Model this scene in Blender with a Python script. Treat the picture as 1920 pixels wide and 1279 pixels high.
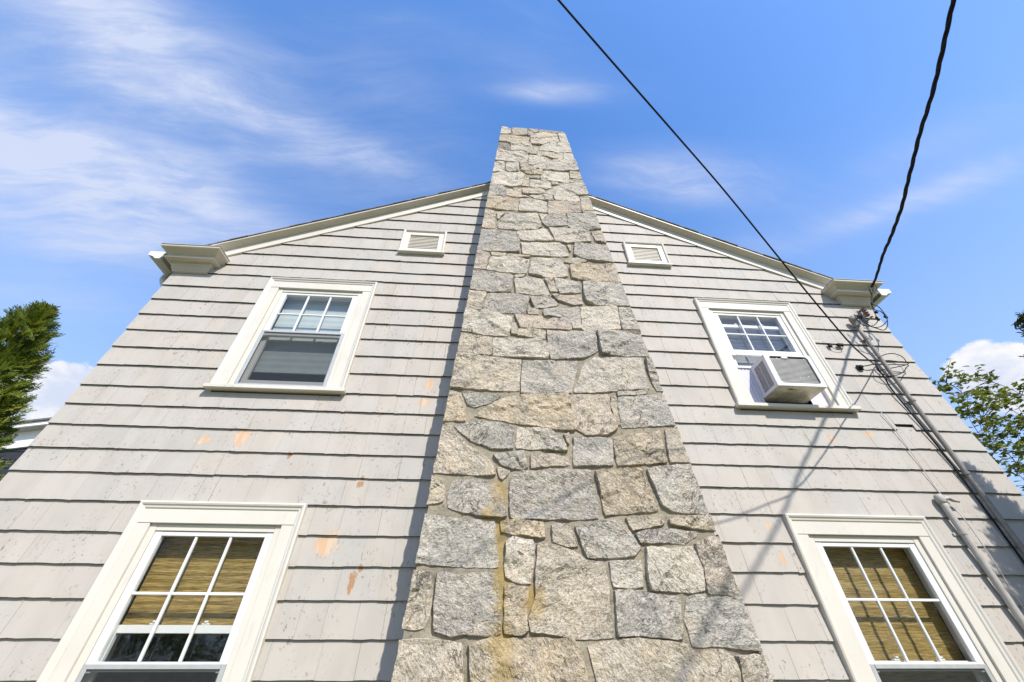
import bpy, bmesh, math, random
from mathutils import Vector, Matrix, noise, geometry
R = math.radians
scene = bpy.context.scene
for o in list(bpy.data.objects):
    bpy.data.objects.remove(o, do_unlink=True)
COL = scene.collection

# ------------------------------------------------------------------ camera
cam_data = bpy.data.cameras.new('camera')
cam = bpy.data.objects.new('camera', cam_data)
COL.objects.link(cam)
cam_data.sensor_width = 36.0
cam_data.lens = 13.812
cam_data.clip_start = 0.05
cam_data.clip_end = 2000
PITCH, YAW = R(39.339), R(3.825)
cam.location = (0, -3.0, 1.65)
fwd = Vector((math.sin(YAW)*math.cos(PITCH), math.cos(YAW)*math.cos(PITCH), math.sin(PITCH)))
rgt = Vector((math.cos(YAW), -math.sin(YAW), 0))
upv = rgt.cross(fwd)
m3 = Matrix((rgt, upv, -fwd)).transposed()
cam.matrix_world = Matrix.Translation((0, -3.0, 1.65)) @ m3.to_4x4()
scene.camera = cam

# ------------------------------------------------------------------ exposure
scene.view_settings.view_transform = 'Standard'
scene.view_settings.look = 'None'
scene.view_settings.gamma = 1.0
scene.view_settings.use_curve_mapping = False
scene.view_settings.exposure = 0.25
scene.render.film_transparent = False
scene.cycles.max_bounces = 8
scene.cycles.transparent_max_bounces = 12

# ------------------------------------------------------------------ sun
SUN_TO = Vector((0.45, -1.0, 1.15)).normalized()
sun_data = bpy.data.lights.new('sun', 'SUN')
sun_data.energy = 5.0
sun_data.angle = R(0.75)
sun_data.color = (1.0, 0.95, 0.87)
sun = bpy.data.objects.new('sun', sun_data)
sun.rotation_euler = (-SUN_TO).to_track_quat('-Z', 'Y').to_euler()
sun.location = (8, -18, 22)
COL.objects.link(sun)

# ------------------------------------------------------------------ measured places (metres)
CIRRUS = [[[-0.6305,0.2496,0.7349],[5.5338,6.4216,1.8866],[-6.7582,7.8901,-9.1585],0.75],[[-0.7182,0.3265,0.6144],[4.291,2.2945,2.983],[-3.8636,12.3458,-11.8907],1.0],[[-0.6381,0.386,0.6662],[4.1911,2.2848,1.9398],[-4.4781,12.368,-12.2057],0.75],[[-0.3552,0.3991,0.8453],[4.9087,0.9857,1.0057],[-6.8921,22.7202,-14.2159],0.85],[[-0.5034,0.3155,0.8044],[3.5363,2.1605,0.7442],[-6.293,8.9253,-8.0607],0.5],[[-0.6576,0.4341,0.6157],[4.2931,1.7525,2.5376],[-5.0645,28.0673,-26.0081],0.5],[[-0.7206,0.4346,0.5403],[4.6842,2.8491,3.0301],[-2.792,17.3631,-18.613],0.4],[[0.1006,0.3063,0.9466],[10.9098,-0.544,-1.512],[1.8699,57.2842,-19.2633],0.75],[[0.395,0.4095,0.8224],[6.2579,-0.2611,-3.4833],[-1.3678,22.1249,-10.9673],0.85],[[0.7228,0.3141,0.6156],[3.7812,-6.0597,-2.1602],[19.1117,27.4347,-37.2484],0.55],[[0.5938,0.4414,0.6727],[4.3349,-3.4647,-2.2967],[6.2986,15.1991,-16.2749],0.22],[[0.7145,0.245,0.6554],[7.4988,-6.4258,-6.5357],[10.1692,19.435,-19.114],0.22],[[0.0172,0.2574,0.9661],[4.4901,0.1899,-0.6481],[-4.0283,25.7104,-7.2968],0.15],[[-0.5447,0.216,0.8104],[3.7466,1.7467,1.4355],[-7.7023,11.6767,-8.9066],0.4],[[-0.2045,0.3449,0.9161],[5.3917,1.56,0.0705],[-5.3976,10.6696,-5.7683],0.25],[[-0.5949,0.5168,0.6157],[3.072,1.1811,1.1646],[-2.5394,16.8447,-17.4031],0.35],[[-0.7173,0.5127,0.4718],[5.479,3.2822,3.7043],[0.1164,18.5268,-21.0139],0.3]]
CUMULUS = [[[-0.7119,0.5987,0.367],[17.8257,10.5326,16.0327],[6.6269,24.0695,-27.7757]],[[-0.734,0.6032,0.3121],[12.1359,10.6106,6.4332],[3.2991,13.2769,-19.5037]],[[0.8077,0.4588,0.3702],[14.3723,-19.224,-8.8835],[0.9652,17.7443,-25.4518]],[[0.8208,0.4714,0.3227],[9.6266,-12.7442,-7.4191],[-0.9892,12.9232,-17.9133]]]
STONES = [["w",[[0.032,8.023],[0.13,7.994],[0.158,7.795],[0.021,7.75]]],["b",[[0.173,7.987],[0.401,7.979],[0.397,7.79],[0.183,7.77]]],["b",[[0.425,7.983],[0.568,7.977],[0.552,7.886],[0.46,7.785],[0.409,7.783]]],["d",[[0.575,7.972],[0.609,8.013],[0.79,8.013],[0.977,7.989],[0.973,7.947],[0.746,7.932],[0.578,7.896]]],["y",[[0.021,7.731],[0.183,7.748],[0.345,7.725],[0.431,7.669],[0.402,7.515],[0.207,7.512],[0.011,7.501]]],["b",[[0.459,7.771],[0.577,7.876],[0.745,7.917],[0.857,7.9],[0.873,7.648],[0.727,7.615],[0.634,7.504],[0.451,7.508],[0.45,7.672]]],["w",[[0.876,7.909],[0.978,7.931],[1.008,7.619],[0.9,7.625]]],["d",[[0.004,7.473],[0.116,7.472],[0.123,7.282],[-0.009,7.278]]],["w",[[0.159,7.478],[0.438,7.493],[0.481,7.317],[0.302,7.308],[0.159,7.27]]],["b",[[0.491,7.422],[0.547,7.404],[0.534,7.299],[0.49,7.305]]],["w",[[0.757,7.595],[1.013,7.606],[1.029,7.319],[0.793,7.31],[0.565,7.316],[0.594,7.424]]],["b",[[0.159,7.245],[0.301,7.278],[0.534,7.286],[0.518,7.188],[0.394,7.195],[0.183,7.205]]],["b",[[0.545,7.275],[0.792,7.298],[0.9,7.293],[0.881,7.099],[0.731,7.095],[0.663,7.142],[0.535,7.173]]],["w",[[0.914,7.29],[1.027,7.301],[1.049,7.085],[0.894,7.088]]],["w",[[-0.024,7.243],[0.135,7.216],[0.323,7.168],[0.399,7.166],[0.382,6.928],[0.125,6.93],[-0.051,6.939]]],["w",[[0.41,7.143],[0.581,7.142],[0.724,7.084],[0.596,6.971],[0.432,6.895],[0.401,6.926]]],["w",[[0.752,7.064],[0.893,7.076],[1.055,7.067],[1.07,6.802],[0.811,6.773],[0.587,6.794],[0.401,6.81],[0.501,6.904],[0.618,6.967]]],["w",[[-0.053,6.906],[0.069,6.916],[0.063,6.676],[0.072,6.638],[-0.067,6.62]]],["w",[[0.097,6.896],[0.264,6.888],[0.262,6.691],[0.127,6.68],[0.093,6.713]]],["b",[[0.284,6.898],[0.398,6.89],[0.39,6.797],[0.289,6.795]]],["y",[[0.299,6.763],[0.406,6.777],[0.585,6.766],[0.568,6.631],[0.424,6.624],[0.358,6.659],[0.293,6.706]]],["w",[[-0.069,6.593],[0.083,6.624],[0.27,6.637],[0.335,6.591],[0.292,6.314],[0.181,6.281],[0.034,6.313],[-0.087,6.309]]],["b",[[0.368,6.584],[0.544,6.596],[0.535,6.53],[0.443,6.54],[0.367,6.541]]],["w",[[0.634,6.739],[0.931,6.722],[0.914,6.472],[0.767,6.485],[0.551,6.511],[0.542,6.552]]],["b",[[0.957,6.759],[1.071,6.762],[1.08,6.587],[0.974,6.585],[0.937,6.602]]],["b",[[0.943,6.549],[1.083,6.566],[1.108,6.454],[1.017,6.463],[0.924,6.462]]],["b",[[0.334,6.559],[0.393,6.513],[0.377,6.314],[0.3,6.325]]],["w",[[0.417,6.484],[0.593,6.485],[0.667,6.452],[0.674,6.31],[0.604,6.281],[0.509,6.31],[0.395,6.306]]],["b",[[0.69,6.465],[0.771,6.46],[0.762,6.412],[0.687,6.392]]],["w",[[0.817,6.429],[1.014,6.442],[1.111,6.433],[1.123,6.194],[0.848,6.162],[0.681,6.172],[0.588,6.191],[0.68,6.31]]],["g",[[-0.102,6.287],[0.056,6.276],[0.096,6.221],[0.092,6.047],[-0.013,6.073],[-0.118,6.042]]],["b",[[0.103,6.222],[0.181,6.221],[0.171,6.123],[0.104,6.125]]],["p",[[0.192,6.252],[0.286,6.267],[0.284,6.126],[0.176,6.118]]],["b",[[0.302,6.265],[0.508,6.28],[0.585,6.239],[0.571,6.169],[0.409,6.141],[0.305,6.133]]],["p",[[0.104,6.106],[0.305,6.113],[0.386,6.081],[0.222,6.058],[0.105,6.064]]],["w",[[0.393,6.12],[0.523,6.138],[0.673,6.123],[0.671,6.019],[0.518,6.03],[0.447,6.05]]],["w",[[0.69,6.144],[1.006,6.161],[1.003,6.046],[0.796,6.036],[0.703,6.032]]],["b",[[1.031,6.154],[1.133,6.166],[1.165,5.854],[1.016,5.838]]],["y",[[-0.117,6.02],[0.059,6.021],[0.252,6.009],[0.24,5.765],[0.083,5.765],[-0.132,5.76]]],["w",[[0.275,6.021],[0.446,6.031],[0.597,5.983],[0.589,5.758],[0.427,5.758],[0.254,5.757]]],["p",[[0.616,5.985],[0.794,6.018],[0.979,6.016],[1.002,5.801],[0.833,5.766],[0.598,5.733]]],["b",[[1.019,5.824],[1.168,5.84],[1.17,5.784],[1.019,5.777]]],["b",[[-0.143,5.725],[-0.023,5.713],[-0.026,5.397],[-0.158,5.384]]],["b",[[0.001,5.684],[0.088,5.694],[0.01,5.555]]],["w",[[0.111,5.675],[0.462,5.712],[0.515,5.468],[0.428,5.422],[0.203,5.381],[0.025,5.392],[0.006,5.476]]],["b",[[0.491,5.705],[0.591,5.705],[0.515,5.576]]],["g",[[0.609,5.707],[0.809,5.758],[0.806,5.526],[0.659,5.486],[0.572,5.464],[0.508,5.555]]],["v",[[0.826,5.75],[1.169,5.765],[1.196,5.496],[1.047,5.462],[0.874,5.455],[0.82,5.498]]],["g",[[-0.168,5.355],[0.003,5.353],[0.203,5.316],[0.252,5.266],[0.248,4.979],[0.034,4.969],[-0.186,4.991]]],["w",[[0.231,5.356],[0.552,5.424],[0.634,5.211],[0.354,5.186],[0.262,5.204]]],["w",[[0.594,5.457],[0.85,5.447],[1.043,5.433],[1.04,5.23],[0.77,5.188],[0.651,5.221]]],["b",[[1.07,5.417],[1.2,5.448],[1.212,5.227],[1.099,5.253]]],["w",[[0.272,5.143],[0.528,5.184],[0.692,5.181],[0.742,5.124],[0.771,4.96],[0.557,4.939],[0.285,4.957]]],["b",[[0.772,5.153],[0.816,5.157],[0.794,5.042]]],["g",[[0.858,5.187],[1.212,5.192],[1.26,4.915],[1.062,4.907],[0.905,4.927],[0.827,4.995]]],["p",[[-0.195,4.957],[-0.059,4.928],[-0.095,4.681],[-0.214,4.686]]],["b",[[-0.044,4.962],[0.112,4.959],[0.107,4.909],[-0.032,4.909]]],["b",[[0.128,4.944],[0.285,4.94],[0.368,4.915],[0.242,4.909],[0.128,4.906]]],["w",[[-0.037,4.886],[0.221,4.899],[0.35,4.857],[0.314,4.645],[0.11,4.644],[-0.08,4.674]]],["w",[[0.388,4.908],[0.666,4.915],[0.733,4.777],[0.731,4.639],[0.538,4.61],[0.34,4.654]]],["b",[[0.72,4.871],[0.864,4.94],[0.954,4.89],[0.811,4.83]]],["y",[[0.766,4.795],[0.927,4.84],[1.094,4.837],[1.148,4.778],[1.146,4.603],[0.916,4.579],[0.77,4.627]]],["p",[[1.15,4.858],[1.28,4.876],[1.285,4.614],[1.162,4.605],[1.146,4.763]]],["g",[[-0.207,4.657],[-0.029,4.641],[0.185,4.612],[0.16,4.376],[-0.02,4.37],[-0.238,4.389]]],["w",[[0.199,4.569],[0.328,4.606],[0.467,4.582],[0.533,4.367],[0.351,4.362],[0.213,4.359]]],["b",[[0.501,4.585],[0.572,4.597],[0.618,4.415],[0.545,4.41]]],["v",[[0.587,4.599],[0.859,4.567],[0.842,4.417],[0.631,4.388]]],["b",[[0.199,4.611],[0.309,4.628],[0.279,4.599],[0.199,4.584]]],["v",[[0.879,4.562],[1.271,4.591],[1.327,4.286],[1.143,4.254],[0.962,4.256],[0.881,4.297],[0.862,4.377]]],["b",[[-0.241,4.361],[-0.071,4.353],[-0.112,4.14],[-0.257,4.144]]],["g",[[-0.047,4.347],[0.236,4.347],[0.34,4.314],[0.318,4.22],[0.288,4.103],[0.079,4.103],[-0.094,4.142]]],["g",[[0.344,4.3],[0.502,4.338],[0.559,4.322],[0.61,4.239],[0.513,4.194],[0.382,4.179]]],["p",[[0.552,4.362],[0.836,4.361],[0.833,4.254],[0.733,4.247],[0.6,4.304]]],["b",[[0.317,4.168],[0.418,4.149],[0.415,4.086],[0.315,4.099]]],["g",[[0.464,4.152],[0.797,4.225],[0.794,4.03],[0.711,4.019],[0.625,4.075],[0.461,4.083]]],["w",[[0.82,4.22],[1.16,4.242],[1.148,3.961],[0.836,3.925],[0.803,3.953]]],["v",[[1.18,4.244],[1.326,4.253],[1.357,3.973],[1.166,3.956]]],["w",[[-0.26,4.118],[0.052,4.088],[0.174,4.053],[0.161,3.927],[0.136,3.833],[-0.071,3.839],[-0.283,3.866]]],["p",[[0.197,4.085],[0.433,4.081],[0.65,4.046],[0.712,3.983],[0.693,3.928],[0.497,3.935],[0.249,3.932]]],["w",[[0.719,4.007],[0.788,4.017],[0.798,3.946],[0.718,3.953]]],["b",[[0.174,3.975],[0.21,3.977],[0.218,3.849],[0.166,3.858]]],["b",[[0.232,3.913],[0.35,3.924],[0.467,3.919],[0.456,3.819],[0.323,3.834],[0.219,3.843]]],["g",[[0.484,3.904],[0.918,3.914],[0.901,3.703],[0.777,3.626],[0.494,3.598],[0.481,3.754]]],["g",[[0.931,3.922],[1.346,3.946],[1.383,3.685],[1.148,3.666],[0.931,3.676]]],["b",[[-0.286,3.848],[0.002,3.801],[-0.003,3.614],[-0.146,3.614],[-0.298,3.63]]],["w",[[0.013,3.802],[0.426,3.802],[0.486,3.739],[0.472,3.604],[0.019,3.616]]],["b",[[-0.298,3.606],[0.245,3.579],[0.225,3.282],[-0.094,3.281],[-0.331,3.301]]],["g",[[0.261,3.566],[0.717,3.588],[0.695,3.486],[0.631,3.281],[0.24,3.259]]],["w",[[0.769,3.557],[0.881,3.643],[1.27,3.644],[1.266,3.345],[0.985,3.314],[0.81,3.282],[0.658,3.288]]],["g",[[1.305,3.646],[1.385,3.642],[1.419,3.326],[1.327,3.329],[1.298,3.488]]],["y",[[-0.333,3.271],[-0.218,3.234],[-0.174,3.12],[-0.17,3.005],[-0.348,3.01]]],["v",[[-0.2,3.256],[0.087,3.223],[0.022,3.174],[-0.115,3.128],[-0.161,3.149]]],["y",[[0.122,3.212],[0.286,3.245],[0.607,3.25],[0.621,3.117],[0.635,2.964],[0.474,2.969],[0.232,3.003],[0.056,3.029],[-0.101,3.056],[0.013,3.145]]],["p",[[0.621,3.227],[0.661,3.264],[0.925,3.269],[0.918,3.128],[0.949,2.985],[0.872,2.935],[0.705,2.929],[0.646,2.975],[0.625,3.105]]],["b",[[0.953,3.264],[0.984,3.259],[0.971,3.007],[0.951,3.028],[0.935,3.174]]],["g",[[1.003,3.294],[1.258,3.336],[1.227,3.294],[0.998,3.266]]],["v",[[1.001,3.254],[1.224,3.279],[1.439,3.278],[1.442,3.04],[1.227,3.016],[0.987,2.997]]],["v",[[-0.243,2.966],[-0.069,3.007],[0.067,2.995],[0.188,2.97],[0.178,2.806],[0.034,2.802],[-0.117,2.862]]],["w",[[0.217,2.971],[0.454,2.963],[0.527,2.892],[0.561,2.798],[0.426,2.809],[0.201,2.817]]],["p",[[0.549,2.929],[0.588,2.936],[0.575,2.848]]],["b",[[-0.345,2.983],[-0.257,2.955],[-0.143,2.826],[-0.028,2.752],[0.037,2.697],[0.062,2.616],[-0.128,2.62],[-0.383,2.627]]],["v",[[0.045,2.759],[0.261,2.789],[0.277,2.671],[0.173,2.664],[0.101,2.69]]],["p",[[0.307,2.766],[0.546,2.778],[0.571,2.698],[0.437,2.694],[0.3,2.672]]],["v",[[0.619,2.906],[0.901,2.904],[0.868,2.706],[0.594,2.698]]],["y",[[0.907,2.91],[1.269,2.98],[1.257,2.735],[1.092,2.721],[0.901,2.707]]],["b",[[1.306,2.983],[1.435,3.009],[1.494,2.752],[1.282,2.738]]],["b",[[0.074,2.67],[0.161,2.646],[0.104,2.586],[0.087,2.615]]],["b",[[-0.387,2.603],[-0.319,2.597],[-0.258,2.521],[-0.266,2.44],[-0.366,2.421],[-0.408,2.484]]],["g",[[-0.217,2.564],[-0.177,2.587],[-0.042,2.579],[0.087,2.554],[0.109,2.509],[0.135,2.357],[0.004,2.357],[-0.132,2.377],[-0.229,2.408],[-0.237,2.488]]],["g",[[0.187,2.627],[0.237,2.643],[0.586,2.667],[0.71,2.663],[0.717,2.58],[0.728,2.473],[0.715,2.361],[0.558,2.349],[0.206,2.346],[0.166,2.351],[0.159,2.498],[0.162,2.58]]],["y",[[0.746,2.661],[1.052,2.688],[1.084,2.61],[1.111,2.411],[0.766,2.38],[0.759,2.475]]],["v",[[1.104,2.681],[1.23,2.712],[1.478,2.726],[1.516,2.569],[1.526,2.412],[1.497,2.401],[1.331,2.402],[1.215,2.409],[1.156,2.449],[1.136,2.546]]],["b",[[0.9,2.364],[0.989,2.372],[1.121,2.365],[1.142,2.336],[1.046,2.312],[0.924,2.291]]],["b",[[1.179,2.356],[1.302,2.378],[1.537,2.392],[1.532,2.298],[1.393,2.305],[1.265,2.322],[1.174,2.337]]],["v",[[-0.431,2.365],[-0.385,2.373],[-0.296,2.352],[-0.162,2.335],[0.065,2.33],[0.077,2.25],[0.091,2.08],[-0.215,2.085],[-0.358,2.094],[-0.421,2.121],[-0.425,2.207]]],["y",[[0.102,2.327],[0.213,2.342],[0.371,2.323],[0.37,2.242],[0.252,2.256],[0.152,2.263],[0.106,2.275]]],["b",[[0.425,2.311],[0.537,2.319],[0.571,2.192],[0.499,2.194],[0.422,2.219]]],["v",[[0.571,2.307],[0.74,2.345],[0.865,2.347],[0.903,2.288],[0.958,2.191],[0.916,2.152],[0.802,2.139],[0.618,2.134]]],["g",[[0.94,2.27],[1.028,2.293],[1.196,2.299],[1.343,2.279],[1.236,2.219],[1.115,2.226],[0.958,2.224]]],["w",[[0.136,2.215],[0.179,2.24],[0.3,2.22],[0.304,2.136],[0.274,1.998],[0.203,2.006],[0.135,2.032]]],["b",[[0.329,2.206],[0.362,2.218],[0.459,2.193],[0.537,2.168],[0.61,2.12],[0.721,2.106],[0.725,1.969],[0.713,1.838],[0.721,1.757],[0.518,1.75],[0.414,1.768],[0.27,1.781],[0.262,1.836],[0.305,1.935],[0.309,2.05]]],["w",[[0.752,2.116],[0.945,2.12],[0.93,1.989],[0.825,1.985],[0.754,1.99]]],["w",[[0.992,2.194],[1.06,2.198],[1.145,2.188],[1.285,2.201],[1.302,2.125],[1.311,2.083],[1.286,1.973],[1.195,1.966],[1.087,1.97],[0.972,1.977],[0.973,2.068]]],["p",[[1.308,2.22],[1.42,2.258],[1.522,2.269],[1.531,2.217],[1.535,2.082],[1.535,2.009],[1.449,1.996],[1.316,2.007],[1.328,2.1],[1.312,2.125]]],["d",[[1.31,1.997],[1.446,1.988],[1.528,1.998],[1.521,1.95],[1.414,1.953],[1.297,1.965]]],["b",[[-0.423,2.059],[-0.352,2.051],[-0.284,2.047],[-0.272,1.95],[-0.274,1.833],[-0.297,1.796],[-0.358,1.786],[-0.426,1.809],[-0.431,1.985]]],["g",[[-0.248,2.049],[-0.13,2.035],[0.023,2.05],[0.088,2.04],[0.106,1.903],[0.111,1.774],[0.069,1.761],[-0.09,1.769],[-0.152,1.759],[-0.239,1.784],[-0.254,1.951]]],["y",[[0.135,1.985],[0.269,1.975],[0.255,1.874],[0.258,1.781],[0.218,1.767],[0.131,1.774]]],["g",[[0.762,1.968],[0.855,1.974],[1.0,1.95],[1.136,1.941],[1.114,1.859],[1.095,1.749],[1.065,1.749],[0.896,1.765],[0.742,1.763],[0.753,1.877]]],["v",[[1.195,1.946],[1.364,1.957],[1.526,1.942],[1.528,1.837],[1.528,1.704],[1.405,1.711],[1.294,1.719],[1.141,1.722],[1.134,1.835],[1.173,1.925]]],["b",[[-0.416,1.736],[-0.268,1.745],[-0.087,1.73],[-0.064,1.501],[-0.429,1.502]]],["y",[[-0.048,1.724],[0.064,1.75],[0.132,1.746],[0.32,1.748],[0.505,1.747],[0.534,1.694],[0.576,1.498],[-0.038,1.501],[-0.034,1.608]]],["b",[[0.579,1.72],[0.739,1.744],[0.858,1.751],[1.008,1.737],[1.116,1.721],[1.16,1.688],[1.294,1.7],[1.339,1.679],[1.347,1.637],[1.333,1.495],[0.621,1.498]]],["b",[[1.366,1.679],[1.441,1.682],[1.515,1.687],[1.527,1.632],[1.535,1.494],[1.356,1.495],[1.363,1.585]]]]
CABLE = [[4.266,-0.225,4.945],[4.189,-0.366,4.925],[4.029,-0.659,4.932],[3.879,-0.93,4.907],[3.722,-1.218,4.9],[3.547,-1.536,4.933],[3.386,-1.831,4.964],[3.278,-2.027,4.968],[3.188,-2.19,4.976],[3.045,-2.451,5.019],[2.955,-2.616,5.044],[2.874,-2.762,5.072],[2.754,-2.982,5.137]]
LOOPS = [[[4.187,-0.16,4.733],[4.162,-0.17,4.63],[4.198,-0.18,4.6],[4.193,-0.19,4.524],[4.168,-0.2,4.462],[4.107,-0.21,4.407],[4.033,-0.208,4.355],[3.974,-0.196,4.342],[3.941,-0.184,4.371],[3.929,-0.172,4.445],[3.92,-0.16,4.527],[3.892,-0.148,4.56]],[[4.198,-0.15,4.728],[4.16,-0.15,4.619],[4.146,-0.15,4.558],[4.14,-0.15,4.521],[4.101,-0.15,4.468],[4.038,-0.15,4.421],[3.975,-0.15,4.4],[3.922,-0.15,4.403],[3.896,-0.15,4.434],[3.89,-0.15,4.491],[3.892,-0.15,4.542]],[[4.15,-0.19,4.693],[4.204,-0.19,4.659],[4.206,-0.19,4.554],[4.201,-0.19,4.51],[4.134,-0.19,4.391],[4.051,-0.19,4.317],[3.985,-0.19,4.334],[3.913,-0.19,4.378],[3.884,-0.19,4.468],[3.839,-0.19,4.523]]]
CONN = [[[4.196,-0.18,4.533],[4.212,-0.18,4.505]],[[4.136,-0.15,4.543],[4.135,-0.15,4.495]],[[4.162,-0.16,4.617],[4.172,-0.16,4.595]]]
RINGLOOP = [[4.338,-0.2,5.018],[4.279,-0.2,4.972],[4.251,-0.2,4.92],[4.242,-0.2,4.871],[4.298,-0.2,4.924],[4.334,-0.2,4.976],[4.338,-0.2,5.018]]
DROP = [[4.272,-0.18,4.894],[4.222,-0.18,4.81],[4.161,-0.18,4.712]]
COIL = [[4.167,-0.07,3.966],[4.136,-0.07,3.929],[4.097,-0.07,3.894],[4.051,-0.07,3.864],[4.002,-0.07,3.841],[3.953,-0.07,3.825],[3.908,-0.07,3.819],[3.868,-0.07,3.821],[3.837,-0.07,3.833],[3.817,-0.07,3.853],[3.809,-0.07,3.881],[3.813,-0.07,3.913],[3.83,-0.07,3.95],[3.858,-0.07,3.987],[3.897,-0.07,4.023],[3.943,-0.07,4.054],[3.993,-0.07,4.079],[4.044,-0.07,4.096],[4.092,-0.07,4.104],[4.133,-0.07,4.101],[4.165,-0.07,4.088],[4.186,-0.07,4.066],[4.193,-0.07,4.037],[4.186,-0.07,4.003],[4.167,-0.07,3.966]]
TREE = [[10.588,4.0,6.843],[11.135,4.3,6.731],[12.087,4.6,7.397],[11.432,4.0,6.482],[10.453,3.7,5.856],[12.557,4.2,6.758],[12.143,4.6,6.074],[11.477,3.8,5.821],[10.973,4.4,5.794],[10.207,3.8,5.106],[10.771,4.2,4.837],[12.361,4.8,5.568],[10.575,4.1,6.088],[10.314,4.0,4.37],[12.758,4.2,6.298],[12.536,4.4,5.583],[10.921,3.9,4.612],[13.797,4.5,6.221],[12.478,4.2,5.118],[12.906,4.5,4.665],[14.862,5.0,5.804]]
THIN = [[0.1,-2.687,4.32],[0.265,-2.571,4.261],[0.63,-2.314,4.237],[1.088,-1.993,4.215],[1.543,-1.672,4.183],[1.941,-1.393,3.964],[2.232,-1.188,3.796],[2.547,-0.967,3.669],[2.871,-0.74,3.609],[3.492,-0.303,3.814],[3.852,-0.05,3.965]]
PEEL = [(-1.91, 3.01, 0.07, 0.09), (-1.06, 2.26, 0.1, 0.08), (-0.535, 3.56, 0.055, 0.07), (-0.545, 3.385, 0.05, 0.07), (-2.19, 2.98, 0.07, 0.04), (2.11, 2.44, 0.03, 0.03), (2.12, 2.215, 0.035, 0.05), (2.97, 3.15, 0.05, 0.04), (-1.02, 2.31, 0.06, 0.06), (3.35, 3.2, 0.05, 0.04)]
PEEL_B = [(-0.832, 2.055, 0.028, 0.085), (-0.79, 2.13, 0.02, 0.03), (-0.93, 2.672, 0.03, 0.03), (-0.92, 2.72, 0.02, 0.02), (-1.51, 2.88, 0.02, 0.03)]
STAIN = [(0.085, 2.5, 0.07, 0.12), (0.1, 2.25, 0.045, 0.2), (0.11, 1.98, 0.06, 0.2), (0.1, 1.72, 0.1, 0.16), (0.12, 1.6, 0.09, 0.14), (0.3, 1.92, 0.09, 0.11), (0.02, 2.37, 0.05, 0.06)]

# ------------------------------------------------------------------ node helpers
class NT:
    def __init__(s, tree):
        s.t = tree; s.n = tree.nodes; s.l = tree.links
    def node(s, typ, ins=None, **attrs):
        n = s.n.new(typ)
        for k, v in attrs.items(): setattr(n, k, v)
        if ins:
            for k, v in ins.items(): s.put(n.inputs[k], v)
        return n
    def put(s, sock, v):
        if hasattr(v, 'is_output') or isinstance(v, bpy.types.NodeSocket): s.l.new(v, sock)
        else: sock.default_value = v
    def math(s, op, a, b=None, c=None, clamp=False):
        n = s.n.new('ShaderNodeMath'); n.operation = op; n.use_clamp = clamp
        s.put(n.inputs[0], a)
        if b is not None: s.put(n.inputs[1], b)
        if c is not None: s.put(n.inputs[2], c)
        return n.outputs[0]
    def vmath(s, op, a, b=None, out=0):
        n = s.n.new('ShaderNodeVectorMath'); n.operation = op
        s.put(n.inputs[0], a)
        if b is not None: s.put(n.inputs[1], b)
        return n.outputs['Value'] if op in ('DOT_PRODUCT', 'LENGTH', 'DISTANCE') else n.outputs[0]
    def scalev(s, a, k):
        n = s.n.new('ShaderNodeVectorMath'); n.operation = 'MULTIPLY'
        s.put(n.inputs[0], a); n.inputs[1].default_value = k if hasattr(k, '__len__') else (k, k, k)
        return n.outputs[0]
    def mix(s, f, a, b, blend='MIX'):
        n = s.n.new('ShaderNodeMix'); n.data_type = 'RGBA'; n.blend_type = blend; n.clamp_factor = True
        s.put(n.inputs[0], f)
        for i, v in ((6, a), (7, b)):
            if isinstance(v, tuple) and len(v) == 3: v = v + (1,)
            s.put(n.inputs[i], v)
        return n.outputs[2]
    def noise(s, vec, scale, detail=3, rough=.55, dist=0):
        n = s.n.new('ShaderNodeTexNoise')
        s.put(n.inputs['Vector'], vec); n.inputs['Scale'].default_value = scale
        n.inputs['Detail'].default_value = detail; n.inputs['Roughness'].default_value = rough
        n.inputs['Distortion'].default_value = dist
        return n.outputs[0]
    def ramp(s, v, lo, hi, a=0., b=1.):
        n = s.n.new('ShaderNodeMapRange'); n.interpolation_type = 'SMOOTHSTEP'; n.clamp = True
        s.put(n.inputs['Value'], v)
        n.inputs['From Min'].default_value = lo; n.inputs['From Max'].default_value = hi
        n.inputs['To Min'].default_value = a; n.inputs['To Max'].default_value = b
        return n.outputs[0]

# ------------------------------------------------------------------ sky and clouds
world = bpy.data.worlds.new('World')
scene.world = world
world.use_nodes = True
world.node_tree.nodes.clear()
W = NT(world.node_tree)
sky = W.node('ShaderNodeTexSky', sky_type='NISHITA')
sky.sun_disc = False
sky.sun_elevation = math.asin(SUN_TO.z)
sky.sun_rotation = math.pi/2 - math.atan2(SUN_TO.y, SUN_TO.x)
sky.altitude = 0; sky.air_density = 1.0; sky.dust_density = 0.6; sky.ozone_density = 2.0
tc = W.node('ShaderNodeTexCoord').outputs['Generated']
sep = W.node('ShaderNodeSeparateXYZ', {0: tc})
zz = W.math('ADD', W.math('MAXIMUM', sep.outputs[2], 0.0), 0.18)
flat = W.node('ShaderNodeCombineXYZ', {0: W.math('DIVIDE', sep.outputs[0], zz), 1: W.math('DIVIDE', sep.outputs[1], zz), 2: 0.0}).outputs[0]
warp = W.node('ShaderNodeTexNoise', {'Vector': flat, 'Scale': 1.6, 'Detail': 3.0})
warped = W.vmath('ADD', flat, W.scalev(warp.outputs[1], 0.22))
rot = W.node('ShaderNodeMapping', {0: warped})
rot.inputs['Rotation'].default_value = (0, 0, R(-14))
rot.inputs['Scale'].default_value = (0.9, 2.6, 1)
streak = W.noise(rot.outputs[0], 1.7, 10, .60)
fib = W.node('ShaderNodeMapping', {0: warped})
fib.inputs['Rotation'].default_value = (0, 0, R(-20)); fib.inputs['Scale'].default_value = (1.0, 5.5, 1)
fine = W.noise(fib.outputs[0], 3.6, 11, .66, .35)
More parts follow.
